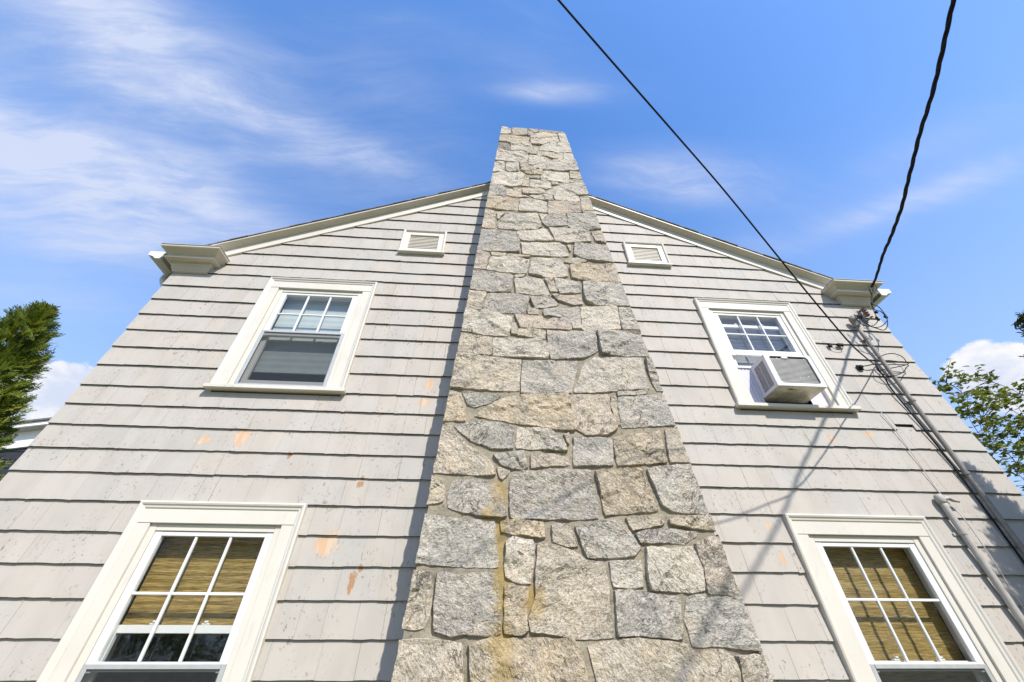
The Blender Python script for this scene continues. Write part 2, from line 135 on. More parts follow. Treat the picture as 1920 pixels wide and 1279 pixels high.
def blobs(lst, power=1.0):
    tot = None
    for b in lst:
        d = W.vmath('SUBTRACT', tc, tuple(b[0]))
        a = W.vmath('DOT_PRODUCT', d, tuple(b[1])); c = W.vmath('DOT_PRODUCT', d, tuple(b[2]))
        r2 = W.math('ADD', W.math('MULTIPLY', a, a), W.math('MULTIPLY', c, c))
        g = W.math('MULTIPLY', W.math('EXPONENT', W.math('MULTIPLY', r2, -power)), b[3] if len(b) > 3 else 1.0)
        tot = g if tot is None else W.math('ADD', tot, g)
    return tot
cir = blobs(CIRRUS, .8)
back = W.ramp(streak, .54, .80, 0, .20)                 # thin wisps everywhere in the sky
texture = W.math('MULTIPLY', W.ramp(streak, .30, .70, .22, 1.0), W.ramp(fine, .26, .74, .42, 1.12))
cden = W.math('MINIMUM', W.math('ADD', W.math('MULTIPLY', W.math('MULTIPLY', cir, texture), 1.4), W.math('MULTIPLY', back, W.ramp(fine, .3, .7))), .90)
puff = W.noise(W.scalev(tc, (1, 1, 1.35)), 11, 9, .60, .25)
cum = blobs(CUMULUS, .7)
kden = W.ramp(W.math('ADD', cum, W.math('MULTIPLY', W.math('MULTIPLY', W.math('SUBTRACT', puff, .5), 2.3), W.math('MULTIPLY', cum, 2.2, clamp=True))), .40, .66)
skyc = W.node('ShaderNodeHueSaturation', {'Color': sky.outputs[0], 'Saturation': 1.26, 'Value': 1.85, 'Hue': 0.505}).outputs[0]
low = W.math('MULTIPLY', W.ramp(sep.outputs[2], .95, .05), 0.9)
skyc = W.mix(low, skyc, (2.7, 3.65, 5.7))
c1 = W.mix(cden, skyc, (3.9, 4.3, 5.4))
shade = W.ramp(puff, .40, .62)
c2 = W.mix(kden, c1, W.mix(shade, (3.9, 4.3, 5.3), (5.6, 5.6, 5.7)))
bg = W.node('ShaderNodeBackground', {0: c2, 1: 0.15})
wo = W.node('ShaderNodeOutputWorld', {0: bg.outputs[0]})

# ------------------------------------------------------------------ materials
def material(name):
    m = bpy.data.materials.new(name); m.use_nodes = True
    m.node_tree.nodes.clear()
    N = NT(m.node_tree)
    N.b = N.node('ShaderNodeBsdfPrincipled')
    N.out = N.node('ShaderNodeOutputMaterial', {0: N.b.outputs[0]})
    N.pos = N.node('ShaderNodeNewGeometry').outputs['Position']
    return m, N
def bump(N, h, strength, dist=.01):
    b = N.node('ShaderNodeBump', {'Height': h, 'Strength': strength, 'Distance': dist})
    N.put(N.b.inputs['Normal'], b.outputs[0])
def plain(name, col, rough=.6, var=.12, scale=6, bump_s=.1, metal=0, spec=.4):
    m, N = material(name)
    n = N.noise(N.pos, scale, 5)
    f = N.noise(N.pos, scale*14, 3)
    k = N.math('ADD', N.ramp(n, .25, .75, 1-var, 1+var*.6), N.ramp(f, .3, .7, -var*.3, var*.3))
    c = N.vmath('MULTIPLY', col, N.node('ShaderNodeCombineXYZ', {0: k, 1: k, 2: k}).outputs[0])
    N.put(N.b.inputs['Base Color'], c)
    N.b.inputs['Roughness'].default_value = rough
    N.b.inputs['Metallic'].default_value = metal
    N.b.inputs['Specular IOR Level'].default_value = spec
    if bump_s: bump(N, f, bump_s, .004)
    return m
def patch_mask(N, lst, wob):
    """union of soft ellipses on the wall plane (x, z, rx, rz)"""
    tot = None
    for x, z, rx, rz in lst:
        d = N.vmath('MULTIPLY', N.vmath('SUBTRACT', N.pos, (x, 0, z)), (1/rx, 0, 1/rz))
        g = N.math('SUBTRACT', 1.0, N.vmath('LENGTH', d))
        tot = g if tot is None else N.math('MAXIMUM', tot, g)
    return N.math('ADD', tot, wob)

# weathered grey paint on wooden shingles
def make_shingle_mat():
    m, N = material('painted_shingle')
    tint = N.node('ShaderNodeAttribute', attribute_name='tint').outputs['Color']
    stretch = N.scalev(N.pos, (1, 1, .07))
    grain = N.noise(stretch, 95, 4, .6)
    grain2 = N.noise(stretch, 28, 3, .5)
    big = N.noise(N.pos, .8, 4)
    mid = N.noise(N.scalev(N.pos, (1, 1, .45)), 7, 4)
    base = N.mix(N.ramp(big, .3, .7), (.440, .400, .350), (.412, .386, .344))
    base = N.mix(N.ramp(mid, .35, .75, 0, .30), base, (.505, .466, .42))
    base = N.mix(N.ramp(mid, .55, .25, 0, .22), base, (.345, .315, .278))
    base = N.mix(1.0, base, tint, 'MULTIPLY')
    # rain streaks running down the boards
    st = N.noise(N.scalev(N.pos, (1, 1, .03)), 17, 3)
    base = N.mix(N.ramp(st, .58, .78, 0, .22), base, (.31, .285, .255))
    # fine cracks and flakes where the paint lets go
    cl = N.noise(N.pos, 3.3, 4, .6)
    where = N.ramp(cl, .42, .60)
    fl = N.noise(N.scalev(N.pos, (1, 1, .55)), 62, 3, .55, .6)
    fleck = N.math('MULTIPLY', N.ramp(fl, .625, .650), where)
    ck = N.node('ShaderNodeTexVoronoi', {'Vector': N.scalev(N.pos, (1, 1, .28)), 'Scale': 46.0}, feature='DISTANCE_TO_EDGE').outputs[0]
    crack = N.math('MULTIPLY', N.ramp(ck, .020, .006), N.math('MULTIPLY', N.ramp(cl, .53, .62), N.ramp(grain2, .48, .60)))
    base = N.mix(N.math('MULTIPLY', fleck, .75), base, (.21, .165, .125))
    base = N.mix(N.math('MULTIPLY', crack, .6), base, (.22, .185, .155))
    lift = N.math('MULTIPLY', N.ramp(fl, .62, .64), where)
    # larger bare places: old peach primer, with brown wood in the middle
    wob = N.math('MULTIPLY', N.math('SUBTRACT', N.noise(N.scalev(N.pos, (1, 1, .35)), 42, 6, .75), .5), 3.4)
    pm = N.ramp(patch_mask(N, PEEL, wob), .30, .33)
    pb = N.ramp(patch_mask(N, PEEL_B, wob), .32, .35)
    base = N.mix(N.math('MULTIPLY', pm, .85), base, N.mix(N.ramp(grain2, .4, .6), (.56, .35, .20), (.58, .43, .31)))
    base = N.mix(N.math('MULTIPLY', pb, .9), base, (.36, .19, .085))
    N.put(N.b.inputs['Base Color'], base)
    N.b.inputs['Roughness'].default_value = .72
    N.b.inputs['Specular IOR Level'].default_value = .25
    h = N.math('ADD', N.math('MULTIPLY', grain, .35), N.math('MULTIPLY', grain2, .5))
    h = N.math('SUBTRACT', h, N.math('ADD', N.math('MULTIPLY', fleck, .8), N.math('MULTIPLY', crack, .5)))
    h = N.math('SUBTRACT', h, N.math('MULTIPLY', N.math('MAXIMUM', pm, pb), .5))
    h = N.math('ADD', h, N.math('MULTIPLY', lift, .3))
    bump(N, h, .38, .004)
    return m
# rough split granite
def make_stone_mat():
    m, N = material('granite')
    oi = N.node('ShaderNodeObjectInfo')
    p = N.vmath('ADD', N.pos, N.scalev(N.node('ShaderNodeCombineXYZ', {0: oi.outputs['Random'], 1: 0.0, 2: oi.outputs['Random']}).outputs[0], 7.0))
    col = oi.outputs['Color']
    spin = N.node('ShaderNodeVectorRotate', {'Vector': p, 'Axis': (0, 1, 0), 'Angle': N.math('MULTIPLY', N.math('SUBTRACT', oi.outputs['Random'], .5), 2.2)}).outputs[0]
    lay = N.scalev(spin, (1, 1, 1.55))
    big = N.noise(p, 4.5, 5, .62)
    band = N.noise(lay, 21, 6, .68, .5)
    sp1 = N.noise(lay, 62, 4, .75)
    sp2 = N.noise(p, 150, 3, .7)
    c = N.mix(N.ramp(big, .3, .7), N.mix(1.0, col, (.84, .84, .84), 'MULTIPLY'), N.mix(1.0, col, (1.16, 1.12, 1.03), 'MULTIPLY'))
    blot = N.noise(p, 9, 4, .6)
    c = N.mix(N.ramp(blot, .52, .70, 0, .45), c, N.mix(1.0, col, (1.12, .98, .80), 'MULTIPLY'))
    c = N.mix(N.ramp(band, .53, .70, 0, .55), c, (.16, .15, .13))
    c = N.mix(N.ramp(band, .45, .28, 0, .42), c, (.58, .54, .465))
    c = N.mix(N.ramp(sp1, .515, .625, 0, .62), c, (.095, .088, .076))
    c = N.mix(N.ramp(sp1, .465, .36, 0, .72), c, (.66, .61, .54))
    c = N.mix(N.ramp(sp2, .57, .69, 0, .5), c, (.06, .058, .05))
    c = N.mix(N.ramp(sp2, .43, .32, 0, .55), c, (.72, .668, .60))
    rust = N.ramp(N.noise(p, 6.5, 5, .68), .60, .76, 0, .32)
    c = N.mix(rust, c, (.34, .235, .105))
    moss = N.ramp(N.noise(p, 3.1, 6, .7), .60, .74, 0, .5)
    c = N.mix(moss, c, (.12, .12, .085))
    cr = N.math('ABSOLUTE', N.math('SUBTRACT', N.noise(lay, 5.5, 5, .62, .6), .5))
    crk = N.math('MULTIPLY', N.ramp(cr, .016, .005), N.ramp(N.noise(p, 4.2, 2), .50, .60))
    c = N.mix(N.math('MULTIPLY', crk, .55), c, (.045, .042, .035))
    wob = N.math('MULTIPLY', N.math('SUBTRACT', N.noise(N.pos, 11, 6, .7), .5), 2.2)
    yl = N.math('MULTIPLY', N.ramp(patch_mask(N, STAIN, wob), .0, .7, 0, .62), N.ramp(sp1, .62, .45, .45, 1))
    c = N.mix(yl, c, (.40, .265, .065))
    N.put(N.b.inputs['Base Color'], c)
    N.b.inputs['Roughness'].default_value = .85
    N.b.inputs['Specular IOR Level'].default_value = .3
    h = N.math('ADD', N.math('MULTIPLY', band, -1.1), N.math('ADD', N.math('MULTIPLY', sp1, -.5), N.math('MULTIPLY', sp2, -.14)))
    h = N.math('SUBTRACT', N.math('ADD', h, N.math('MULTIPLY', blot, 1.3)), N.math('MULTIPLY', crk, .7))
    bump(N, h, .85, .02)
    return m
def make_mortar_mat():
    m, N = material('mortar')
    a = N.noise(N.pos, 8, 5, .6); f = N.noise(N.pos, 120, 4, .7)
    c = N.mix(N.ramp(a, .3, .7), (.235, .205, .150), (.335, .29, .212))
    c = N.mix(N.ramp(f, .5, .7, 0, .6), c, (.10, .09, .068))
    c = N.mix(N.ramp(N.noise(N.pos, 30, 5, .7), .56, .66, 0, .6), c, (.085, .078, .055))
    wob = N.math('MULTIPLY', N.math('SUBTRACT', N.noise(N.pos, 13, 5, .65), .5), 1.6)
    c = N.mix(N.ramp(patch_mask(N, STAIN, wob), -.1, .6, 0, .8), c, (.33, .235, .075))
    N.put(N.b.inputs['Base Color'], c)
    N.b.inputs['Roughness'].default_value = .95
    bump(N, N.math('ADD', a, N.math('MULTIPLY', f, .4)), .8, .012)
    return m
def make_trim_mat(name, col, dirt=.25):
    m, N = material(name)
    a = N.noise(N.pos, 2.2, 4); b = N.noise(N.scalev(N.pos, (1, 1, .25)), 22, 4, .6); f = N.noise(N.pos, 140, 2)
    dk = tuple(v*.72 for v in (col[0], col[1]*.97, col[2]*.9))
    c = N.mix(N.ramp(a, .35, .8, 0, dirt*.8), col, dk)
    c = N.mix(N.ramp(b, .58, .80, 0, dirt), c, dk)
    ck = N.noise(N.scalev(N.pos, (1, 1, .6)), 60, 3, .5, .5)
    c = N.mix(N.math('MULTIPLY', N.ramp(ck, .68, .72), N.ramp(a, .5, .7, 0, .7)), c, (.25, .2, .15))
    N.put(N.b.inputs['Base Color'], c)
    N.b.inputs['Roughness'].default_value = .48
    N.b.inputs['Specular IOR Level'].default_value = .4
    bump(N, N.math('ADD', b, N.math('MULTIPLY', f, .3)), .12, .003)
    return m
def make_glass_mat(name, wave=0., tint=(.95, .96, .955)):
    m = bpy.data.materials.new(name); m.use_nodes = True
    m.node_tree.nodes.clear(); N = NT(m.node_tree)
    out = N.node('ShaderNodeOutputMaterial')
    tr = N.node('ShaderNodeBsdfTransparent', {0: tint + (1,)})
    gl = N.node('ShaderNodeBsdfGlossy', {'Color': (1, 1, 1, 1), 'Roughness': .012})
    lw = N.node('ShaderNodeLayerWeight', {'Blend': .5})
    if wave:
        p = N.node('ShaderNodeNewGeometry').outputs['Position']
        n = N.math('ADD', N.noise(p, 9, 3, .5, .8), N.math('MULTIPLY', N.noise(p, 38, 2, .5), .12))
        bp = N.node('ShaderNodeBump', {'Height': n, 'Strength': wave, 'Distance': .02})
        N.put(gl.inputs['Normal'], bp.outputs[0])
    refl = N.math('ADD', N.math('MULTIPLY', N.math('POWER', lw.outputs['Facing'], 4.0), .8), .06, clamp=True)
    mx = N.node('ShaderNodeMixShader', {0: refl, 1: tr.outputs[0], 2: gl.outputs[0]})
    N.l.new(mx.outputs[0], out.inputs[0])
    return m
def make_screen_mat():
    m = bpy.data.materials.new('insect_screen'); m.use_nodes = True
    m.node_tree.nodes.clear(); N = NT(m.node_tree)
    out = N.node('ShaderNodeOutputMaterial')
    tr = N.node('ShaderNodeBsdfTransparent', {0: (1, 1, 1, 1)})
    df = N.node('ShaderNodeBsdfDiffuse', {0: (.05, .055, .055, 1)})
    mx = N.node('ShaderNodeMixShader', {0: .46, 1: tr.outputs[0], 2: df.outputs[0]})
    N.l.new(mx.outputs[0], out.inputs[0])
    return m
def make_bamboo_mat():
    m, N = material('bamboo_shade')
    s = N.scalev(N.pos, (.055, 1, 1))
    a = N.noise(s, 190, 3, .7); b = N.noise(s, 58, 4, .65); g = N.noise(N.scalev(N.pos, (1, 1, .15)), 60, 2)
    c = N.mix(N.ramp(a, .34, .66), (.135, .086, .020), (.38, .265, .078))
    c = N.mix(N.ramp(b, .52, .66, 0, .6), c, (.15, .105, .035))
    c = N.mix(N.ramp(b, .44, .3, 0, .4), c, (.40, .29, .095))
    c = N.mix(N.ramp(g, .62, .7, 0, .3), c, (.2, .17, .08))
    N.put(N.b.inputs['Base Color'], c); N.b.inputs['Roughness'].default_value = .6
    bump(N, a, .6, .004)
    return m
def make_leaf_mat(name, c1, c2, c3, transl=.25, rough=.55):
    m, N = material(name)
    gi = N.node('ShaderNodeAttribute', attribute_name='tint').outputs['Fac']
    c = N.mix(N.ramp(gi, 0., .5), c1, c2); c = N.mix(N.ramp(gi, .55, 1.), c, c3)
    N.put(N.b.inputs['Base Color'], c); N.b.inputs['Roughness'].default_value = rough
    N.b.inputs['Specular IOR Level'].default_value = .25
    tl = N.node('ShaderNodeBsdfTranslucent', {0: c})
    mx = N.node('ShaderNodeMixShader', {0: transl, 1: N.b.outputs[0], 2: tl.outputs[0]})
    N.l.new(mx.outputs[0], N.out.inputs[0])
    return m

M = {}
M['shingle'] = make_shingle_mat()
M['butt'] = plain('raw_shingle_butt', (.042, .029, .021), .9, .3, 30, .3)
M['sheath'] = plain('sheathing', (.10, .085, .07), .9, .2)
M['stone'] = make_stone_mat()
M['mortar'] = make_mortar_mat()
M['trim'] = make_trim_mat('cream_paint', (.62, .585, .51), .36)
M['trim_shaded_dirty'] = make_trim_mat('shaded_soiled_cream_paint', (.52, .475, .385), .6)  # dirty paint, base also darkened for the shade on down-facing cornice mouldings
M['vinyl'] = make_trim_mat('white_vinyl', (.68, .68, .665), .06)
M['alu'] = plain('aluminium_screen_frame', (.50, .50, .48), .4, .08, 20, 0, .3)
M['glass'] = make_glass_mat('window_glass')
M['glass_wavy'] = make_glass_mat('old_wavy_glass', .10, (.92, .93, .91))
M['screen'] = make_screen_mat()
M['blind'] = plain('white_blind', (.40, .45, .445), .8, .05, 8, 0)
M['blind_grey'] = plain('grey_blind', (.27, .28, .29), .8, .06, 8, 0)
M['bamboo'] = make_bamboo_mat()
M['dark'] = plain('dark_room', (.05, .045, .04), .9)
M['roof'] = plain('asphalt_roof_shingle', (.13, .128, .125), .9, .35, 14, .5)
M['ac'] = plain('white_enamel', (.68, .68, .67), .4, .06, 7, 0)
M['ac_side'] = plain('white_plastic', (.60, .58, .64), .5, .05, 7, 0)
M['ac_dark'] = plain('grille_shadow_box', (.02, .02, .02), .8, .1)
M['coil'] = plain('condenser_fins', (.46, .445, .41), .45, .15, 12, .1, .3)
M['galv'] = plain('stained_galvanised_steel', (.62, .57, .46), .5, .35, 9, .1, .1)
M['cable'] = plain('black_cable', (.010, .010, .011), .65, .2, 40, 0, 0, .2)
M['wire_grey'] = plain('grey_wire', (.30, .29, .27), .6, .2, 30, 0)
M['wire_white'] = plain('painted_wire', (.56, .53, .49), .6, .1, 30, 0)
M['conduit'] = plain('painted_conduit', (.235, .218, .19), .6, .2, 14, .1)
M['conduit_light'] = plain('grey_painted_conduit', (.42, .39, .355), .6, .15, 14, .1)
M['insul'] = plain('brown_porcelain', (.19, .10, .07), .3, .2, 20, 0)
M['gutter'] = make_trim_mat('gutter_enamel', (.52, .50, .45), .35)
M['bark'] = plain('bark', (.075, .06, .047), .95, .4, 12, .8)
M['nb_dark'] = plain('charcoal_siding', (.022, .024, .031), .65, .2, 6, .1)
M['nb_white'] = make_trim_mat('neighbour_trim', (.80, .79, .77), .1)
M['nb_grey'] = plain('neighbour_soffit', (.40, .40, .39), .7, .1)
M['foundation'] = plain('concrete_foundation', (.36, .35, .33), .9, .2, 5, .4)
M['arb'] = make_leaf_mat('arborvitae_foliage', (.05, .08, .010), (.135, .175, .018), (.27, .28, .032), .36)
M['yew'] = make_leaf_mat('spruce_foliage', (.020, .034, .012), (.04, .058, .016), (.075, .09, .022), .15)
M['maple'] = make_leaf_mat('maple_leaf', (.085, .115, .013), (.165, .195, .023), (.27, .27, .045), .5)
M['bark_grey'] = plain('grey_branch', (.055, .048, .040), .9, .3, 20, .4)

# ------------------------------------------------------------------ mesh helpers
def link(o, parent=None):
    COL.objects.link(o)
    if parent is not None: o.parent = parent
    return o
def obj(name, bm, mat, parent=None, smooth=False):
    me = bpy.data.meshes.new(name)
    bm.to_mesh(me); bm.free()
    for m_ in (mat if isinstance(mat, (list, tuple)) else [mat]): me.materials.append(m_)
    if smooth:
        for p in me.polygons: p.use_smooth = True
    return link(bpy.data.objects.new(name, me), parent)
def empty(name, loc=(0, 0, 0)):
    o = bpy.data.objects.new(name, None); o.location = loc; o.empty_display_size = .2
    return link(o)
def tag(o, label=None, cat=None, group=None, kind=None):
    if label: o['label'] = label
    if cat: o['category'] = cat
    if group: o['group'] = group
    if kind: o['kind'] = kind
    return o
def box(bm, x0, x1, y0, y1, z0, z1, bev=.0):
    vs = [bm.verts.new(p) for p in ((x0,y0,z0),(x1,y0,z0),(x1,y1,z0),(x0,y1,z0),(x0,y0,z1),(x1,y0,z1),(x1,y1,z1),(x0,y1,z1))]
    fs = [bm.faces.new([vs[i] for i in f]) for f in ((0,1,5,4),(1,2,6,5),(2,3,7,6),(3,0,4,7),(4,5,6,7),(3,2,1,0))]
    if bev:
        es = list({e for f in fs for e in f.edges})
        bmesh.ops.bevel(bm, geom=es, offset=bev, segments=1, affect='EDGES', profile=.5)
def hexa(bm, p):
    vs = [bm.verts.new(q) for q in p]
    for f in ((0,1,5,4),(1,2,6,5),(2,3,7,6),(3,0,4,7),(4,5,6,7),(3,2,1,0)): bm.faces.new([vs[i] for i in f])
def boxobj(name, mat, parent, *b, bev=.002):
    bm = bmesh.new(); box(bm, *b, bev=bev); return obj(name, bm, mat, parent)
def tube(bm, pts, r, seg=8, cap=True):
    pts = [Vector(p) for p in pts]; n = len(pts)
    rs = list(r) if isinstance(r, (list, tuple)) else [r]*n
    if len(rs) != n:
        src = rs; rs = []
        for i in range(n):
            u = i/(n-1)*(len(src)-1); k = min(int(u), len(src)-2); rs.append(src[k]+(src[k+1]-src[k])*(u-k))
    rings = []; ref = None
    for i, p in enumerate(pts):
        t = (pts[min(i+1, n-1)] - pts[max(i-1, 0)]).normalized()
        if ref is None: ref = t.orthogonal().normalized()
        ref = (ref - t*ref.dot(t)).normalized(); b = t.cross(ref)
        rings.append([bm.verts.new(p + (ref*math.cos(a)+b*math.sin(a))*rs[i]) for a in (2*math.pi*k/seg for k in range(seg))])
    for a, b in zip(rings, rings[1:]):
        for k in range(seg): bm.faces.new((a[k], a[(k+1)%seg], b[(k+1)%seg], b[k]))
    if cap:
        bm.faces.new(rings[0][::-1]); bm.faces.new(rings[-1])
def smooth_path(pts, sub=6):
    P = [Vector(p) for p in pts]; out = []
    for i in range(len(P)-1):
        p0, p1, p2, p3 = P[max(i-1,0)], P[i], P[i+1], P[min(i+2,len(P)-1)]
        for k in range(sub):
            t = k/sub
            out.append(.5*((2*p1)+(p2-p0)*t+(2*p0-5*p1+4*p2-p3)*t*t+(3*p1-p0-3*p2+p3)*t**3))
    out.append(P[-1]); return out
def sweep(bm, rings, closed=True, caps=True):
    vr = [[bm.verts.new(p) for p in r] for r in rings]
    n = len(vr[0])
    for a, b in zip(vr, vr[1:]):
        for k in range(n if closed else n-1):
            bm.faces.new((a[k], a[(k+1)%n], b[(k+1)%n], b[k]))
    if caps and closed:
        bm.faces.new(vr[0][::-1]); bm.faces.new(vr[-1])
def tri_normals(bm):
    bmesh.ops.recalc_face_normals(bm, faces=bm.faces[:])

# ================================================================== SETTING
rnd = random.Random(11)
bm = bmesh.new()
S_ = 400
vs = [bm.verts.new(p) for p in ((-S_,-S_,0),(S_,-S_,0),(S_,S_,0),(-S_,S_,0))]; bm.faces.new(vs)
ground_m, GN = material('dry_ground')
gn = GN.noise(GN.pos, .35, 5); gf = GN.noise(GN.pos, 25, 4, .7)
GN.put(GN.b.inputs['Base Color'], GN.mix(GN.ramp(gn, .35, .65), GN.mix(GN.ramp(gf, .3, .7), (.20, .19, .12), (.30, .275, .19)), GN.mix(GN.ramp(gf, .3, .7), (.15, .17, .07), (.24, .24, .12))))
GN.b.inputs['Roughness'].default_value = .95
ground = tag(obj('ground', bm, ground_m), kind='structure')

# ================================================================== HOUSE
XL, XR = -3.385, 4.355            # house corners
RX, RZ, SL = 0.425, 7.048, 0.56   # ridge, frieze lower edge at ridge, pitch
DEPTH = 9.0
house = tag(empty('house', ((XL+XR)/2, DEPTH/2, 0)), 'grey shingled two storey house with a stone chimney up the middle of its gable', 'house')
HX = house.location.copy()
def sub(name, bm, mat, parent, smooth=False):
    """mesh in world coordinates, parented with its place kept"""
    o = obj(name, bm, mat, parent, smooth)
    root = parent
    while root.parent: root = root.parent
    if parent.parent is None: o.matrix_parent_inverse = Matrix.Translation(-parent.location)
    return o
def sbox(name, mat, parent, *b, bev=.002):
    bm = bmesh.new(); box(bm, *b, bev=bev); return sub(name, bm, mat, parent)
def rake_z(x): return RZ - SL*abs(x-RX)

WINDOWS = []   # xc, T, sill z
XCL, XCR, TU, TL = -1.807, 2.800, 4.818, 2.517
for xc, T, lower in ((XCL, TU, 0), (XCR, TU, 0), (XCL, TL, 1), (XCR, TL, 1)):
    WINDOWS.append((xc, T, T-1.375 if not lower else T-1.70))
VENTS = [(-.869, 5.38, 5.785), (1.868, 5.385, 5.79)]

# gable sheathing with real openings
bm = bmesh.new()
xs = sorted({XL, XR} | {w[0]-.43 for w in WINDOWS} | {w[0]+.43 for w in WINDOWS})
zs = sorted({0.0, 4.9} | {w[2] for w in WINDOWS} | {w[1]-.13 for w in WINDOWS})
for i in range(len(xs)-1):
    for k in range(len(zs)-1):
        cx, cz = (xs[i]+xs[i+1])/2, (zs[k]+zs[k+1])/2
        if any(abs(cx-w[0]) < .43 and w[2] < cz < w[1]-.13 for w in WINDOWS): continue
        box(bm, xs[i], xs[i+1], .004, .05, zs[k], zs[k+1])
top = [(XL, 4.9), (XR, 4.9), (XR, rake_z(XR)+.08), (RX, RZ+.08), (XL, rake_z(XL)+.08)]
f = [bm.verts.new((x, .004, z)) for x, z in top]; bm.faces.new(f)
b = [bm.verts.new((x, .05, z)) for x, z in top]; bm.faces.new(b[::-1])
for i in range(5): bm.faces.new((f[i], b[i], b[(i+1)%5], f[(i+1)%5]))
gable = sub('gable_wall', bm, M['sheath'], house)
# other walls (shingled surface seen only from beside)
for nm, b_ in (('side_wall', (XL, XL+.15, .06, DEPTH, 0, 4.95)), ('side_wall', (XR-.15, XR, .06, DEPTH, 0, 4.95)), ('back_wall', (XL+.16, XR-.16, DEPTH-.15, DEPTH, 0, 4.95))):
    bm = bmesh.new(); box(bm, *b_); sub(nm, bm, M['shingle'], house)
    me = bpy.data.objects[[o.name for o in house.children][-1]].data
    a = me.color_attributes.new('tint', 'FLOAT_COLOR', 'CORNER')
    for d in a.data: d.color = (1, 1, 1, 1)
sbox('foundation', M['foundation'], house, XL+.02, XR-.02, -.028, .003, 0, .42)

# ---- shingles
COURSES = [1.65+3*k for k in (-.398,-.336,-.274,-.212,-.150,-.0885,-.025,.0360,.1005,.162,.224,.2892,.3556,.4156,.4782,.5386,.598,.6666,.7336,.8005,.8667,.9346,1.0012,1.0686,1.1224,1.1885,1.2526,1.3230,1.388,1.4536,1.520,1.586,1.652,1.718,1.784)]
COURSES = sorted(COURSES)
COURSES = [c for i, c in enumerate(COURSES) if i == 0 or c-COURSES[i-1] > .1]
def cut(poly, f):
    out = []
    for i in range(len(poly)):
        a, b_ = poly[i], poly[(i+1) % len(poly)]
        fa, fb = f(a), f(b_)
        if fa >= 0: out.append(a)
        if fa*fb < 0:
            t = fa/(fa-fb); out.append((a[0]+(b_[0]-a[0])*t, a[1]+(b_[1]-a[1])*t))
    return out
def chim_l(z): return .009-.0675*(7.96-z)
def chim_r(z): return .983+.0844*(8.0-z)
HOLES = [(w[0]-.535, w[0]+.535, w[2]-.03, w[1]-.03) for w in WINDOWS] + [(v[0]-.235, v[0]+.235, v[1]+.03, v[2]-.03) for v in VENTS]
def shingle_polys(x0, x1, z0, z1, bot):
    """clip one shingle by rake, chimney and openings -> list of polygons (x, z)"""
    P = [bot + [(x1, z1), (x0, z1)]]
    for s in (-1, 1):
        P = [cut(p, lambda q, s=s: RZ+.035 - SL*s*(q[0]-RX) - q[1]) for p in P]
    for hx0, hx1, hz0, hz1 in HOLES + [(chim_l(z0)+.10, chim_r(z0)-.14, z0-1, z1+1)]:
        Q = []
        for p in P:
            if len(p) < 3: continue
            if max(q[0] for q in p) <= hx0 or min(q[0] for q in p) >= hx1 or max(q[1] for q in p) <= hz0 or min(q[1] for q in p) >= hz1: Q.append(p); continue
            Q.append(cut(p, lambda q: hx0-q[0])); Q.append(cut(p, lambda q: q[0]-hx1))
            m = cut(cut(p, lambda q: q[0]-hx0), lambda q: hx1-q[0])
            Q.append(cut(m, lambda q: hz0-q[1])); Q.append(cut(m, lambda q: q[1]-hz1))
        P = Q
    ok = []
    for p in P:
        if len(p) < 3: continue
        A = abs(sum(p[i][0]*p[(i+1)%len(p)][1]-p[(i+1)%len(p)][0]*p[i][1] for i in range(len(p))))/2
        if A > .0012: ok.append(p)
    return ok
def shingle_faces(p, z0, z1, y_b, y_t, tw, xm, w):
    """slab: outer face slopes from y_b at the butt to y_t at the head"""
    def yo(z): t = (z-z0)/(z1-z0); return y_b+(y_t-y_b)*t
    n = len(p)
    V = [(x, yo(z)+tw*(x-xm)/w*2*(1-(z-z0)/(z1-z0)), z) for x, z in p] + [(x, yo(z)+.0145*(1-.85*(z-z0)/(z1-z0)), z) for x, z in p]
    F = [tuple(range(n))]
    Fm = [0]
    for i in range(n):
        j = (i+1) % n
        F.append((i, i+n, j+n, j))
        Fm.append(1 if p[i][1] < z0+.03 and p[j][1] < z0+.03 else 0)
    return V, F, Fm
S_list = []
srnd = random.Random(5)
from bpy_extras.object_utils import world_to_camera_view as _w2c
camM = cam.matrix_world.inverted()
FPX = 13.812/36*1024
def px(p):
    q = camM @ Vector(p)
    return (512+FPX*q.x/-q.z, 341-FPX*q.y/-q.z) if q.z < -.05 else None
def poly_px(pts):
    q = [px(p) for p in pts]
    if any(v is None for v in q): return 0
    q = [(min(max(a, 0), 1024), min(max(b_, 0), 682)) for a, b_ in q]
    return abs(sum(q[i][0]*q[(i+1)%len(q)][1]-q[(i+1)%len(q)][0]*q[i][1] for i in range(len(q))))/2
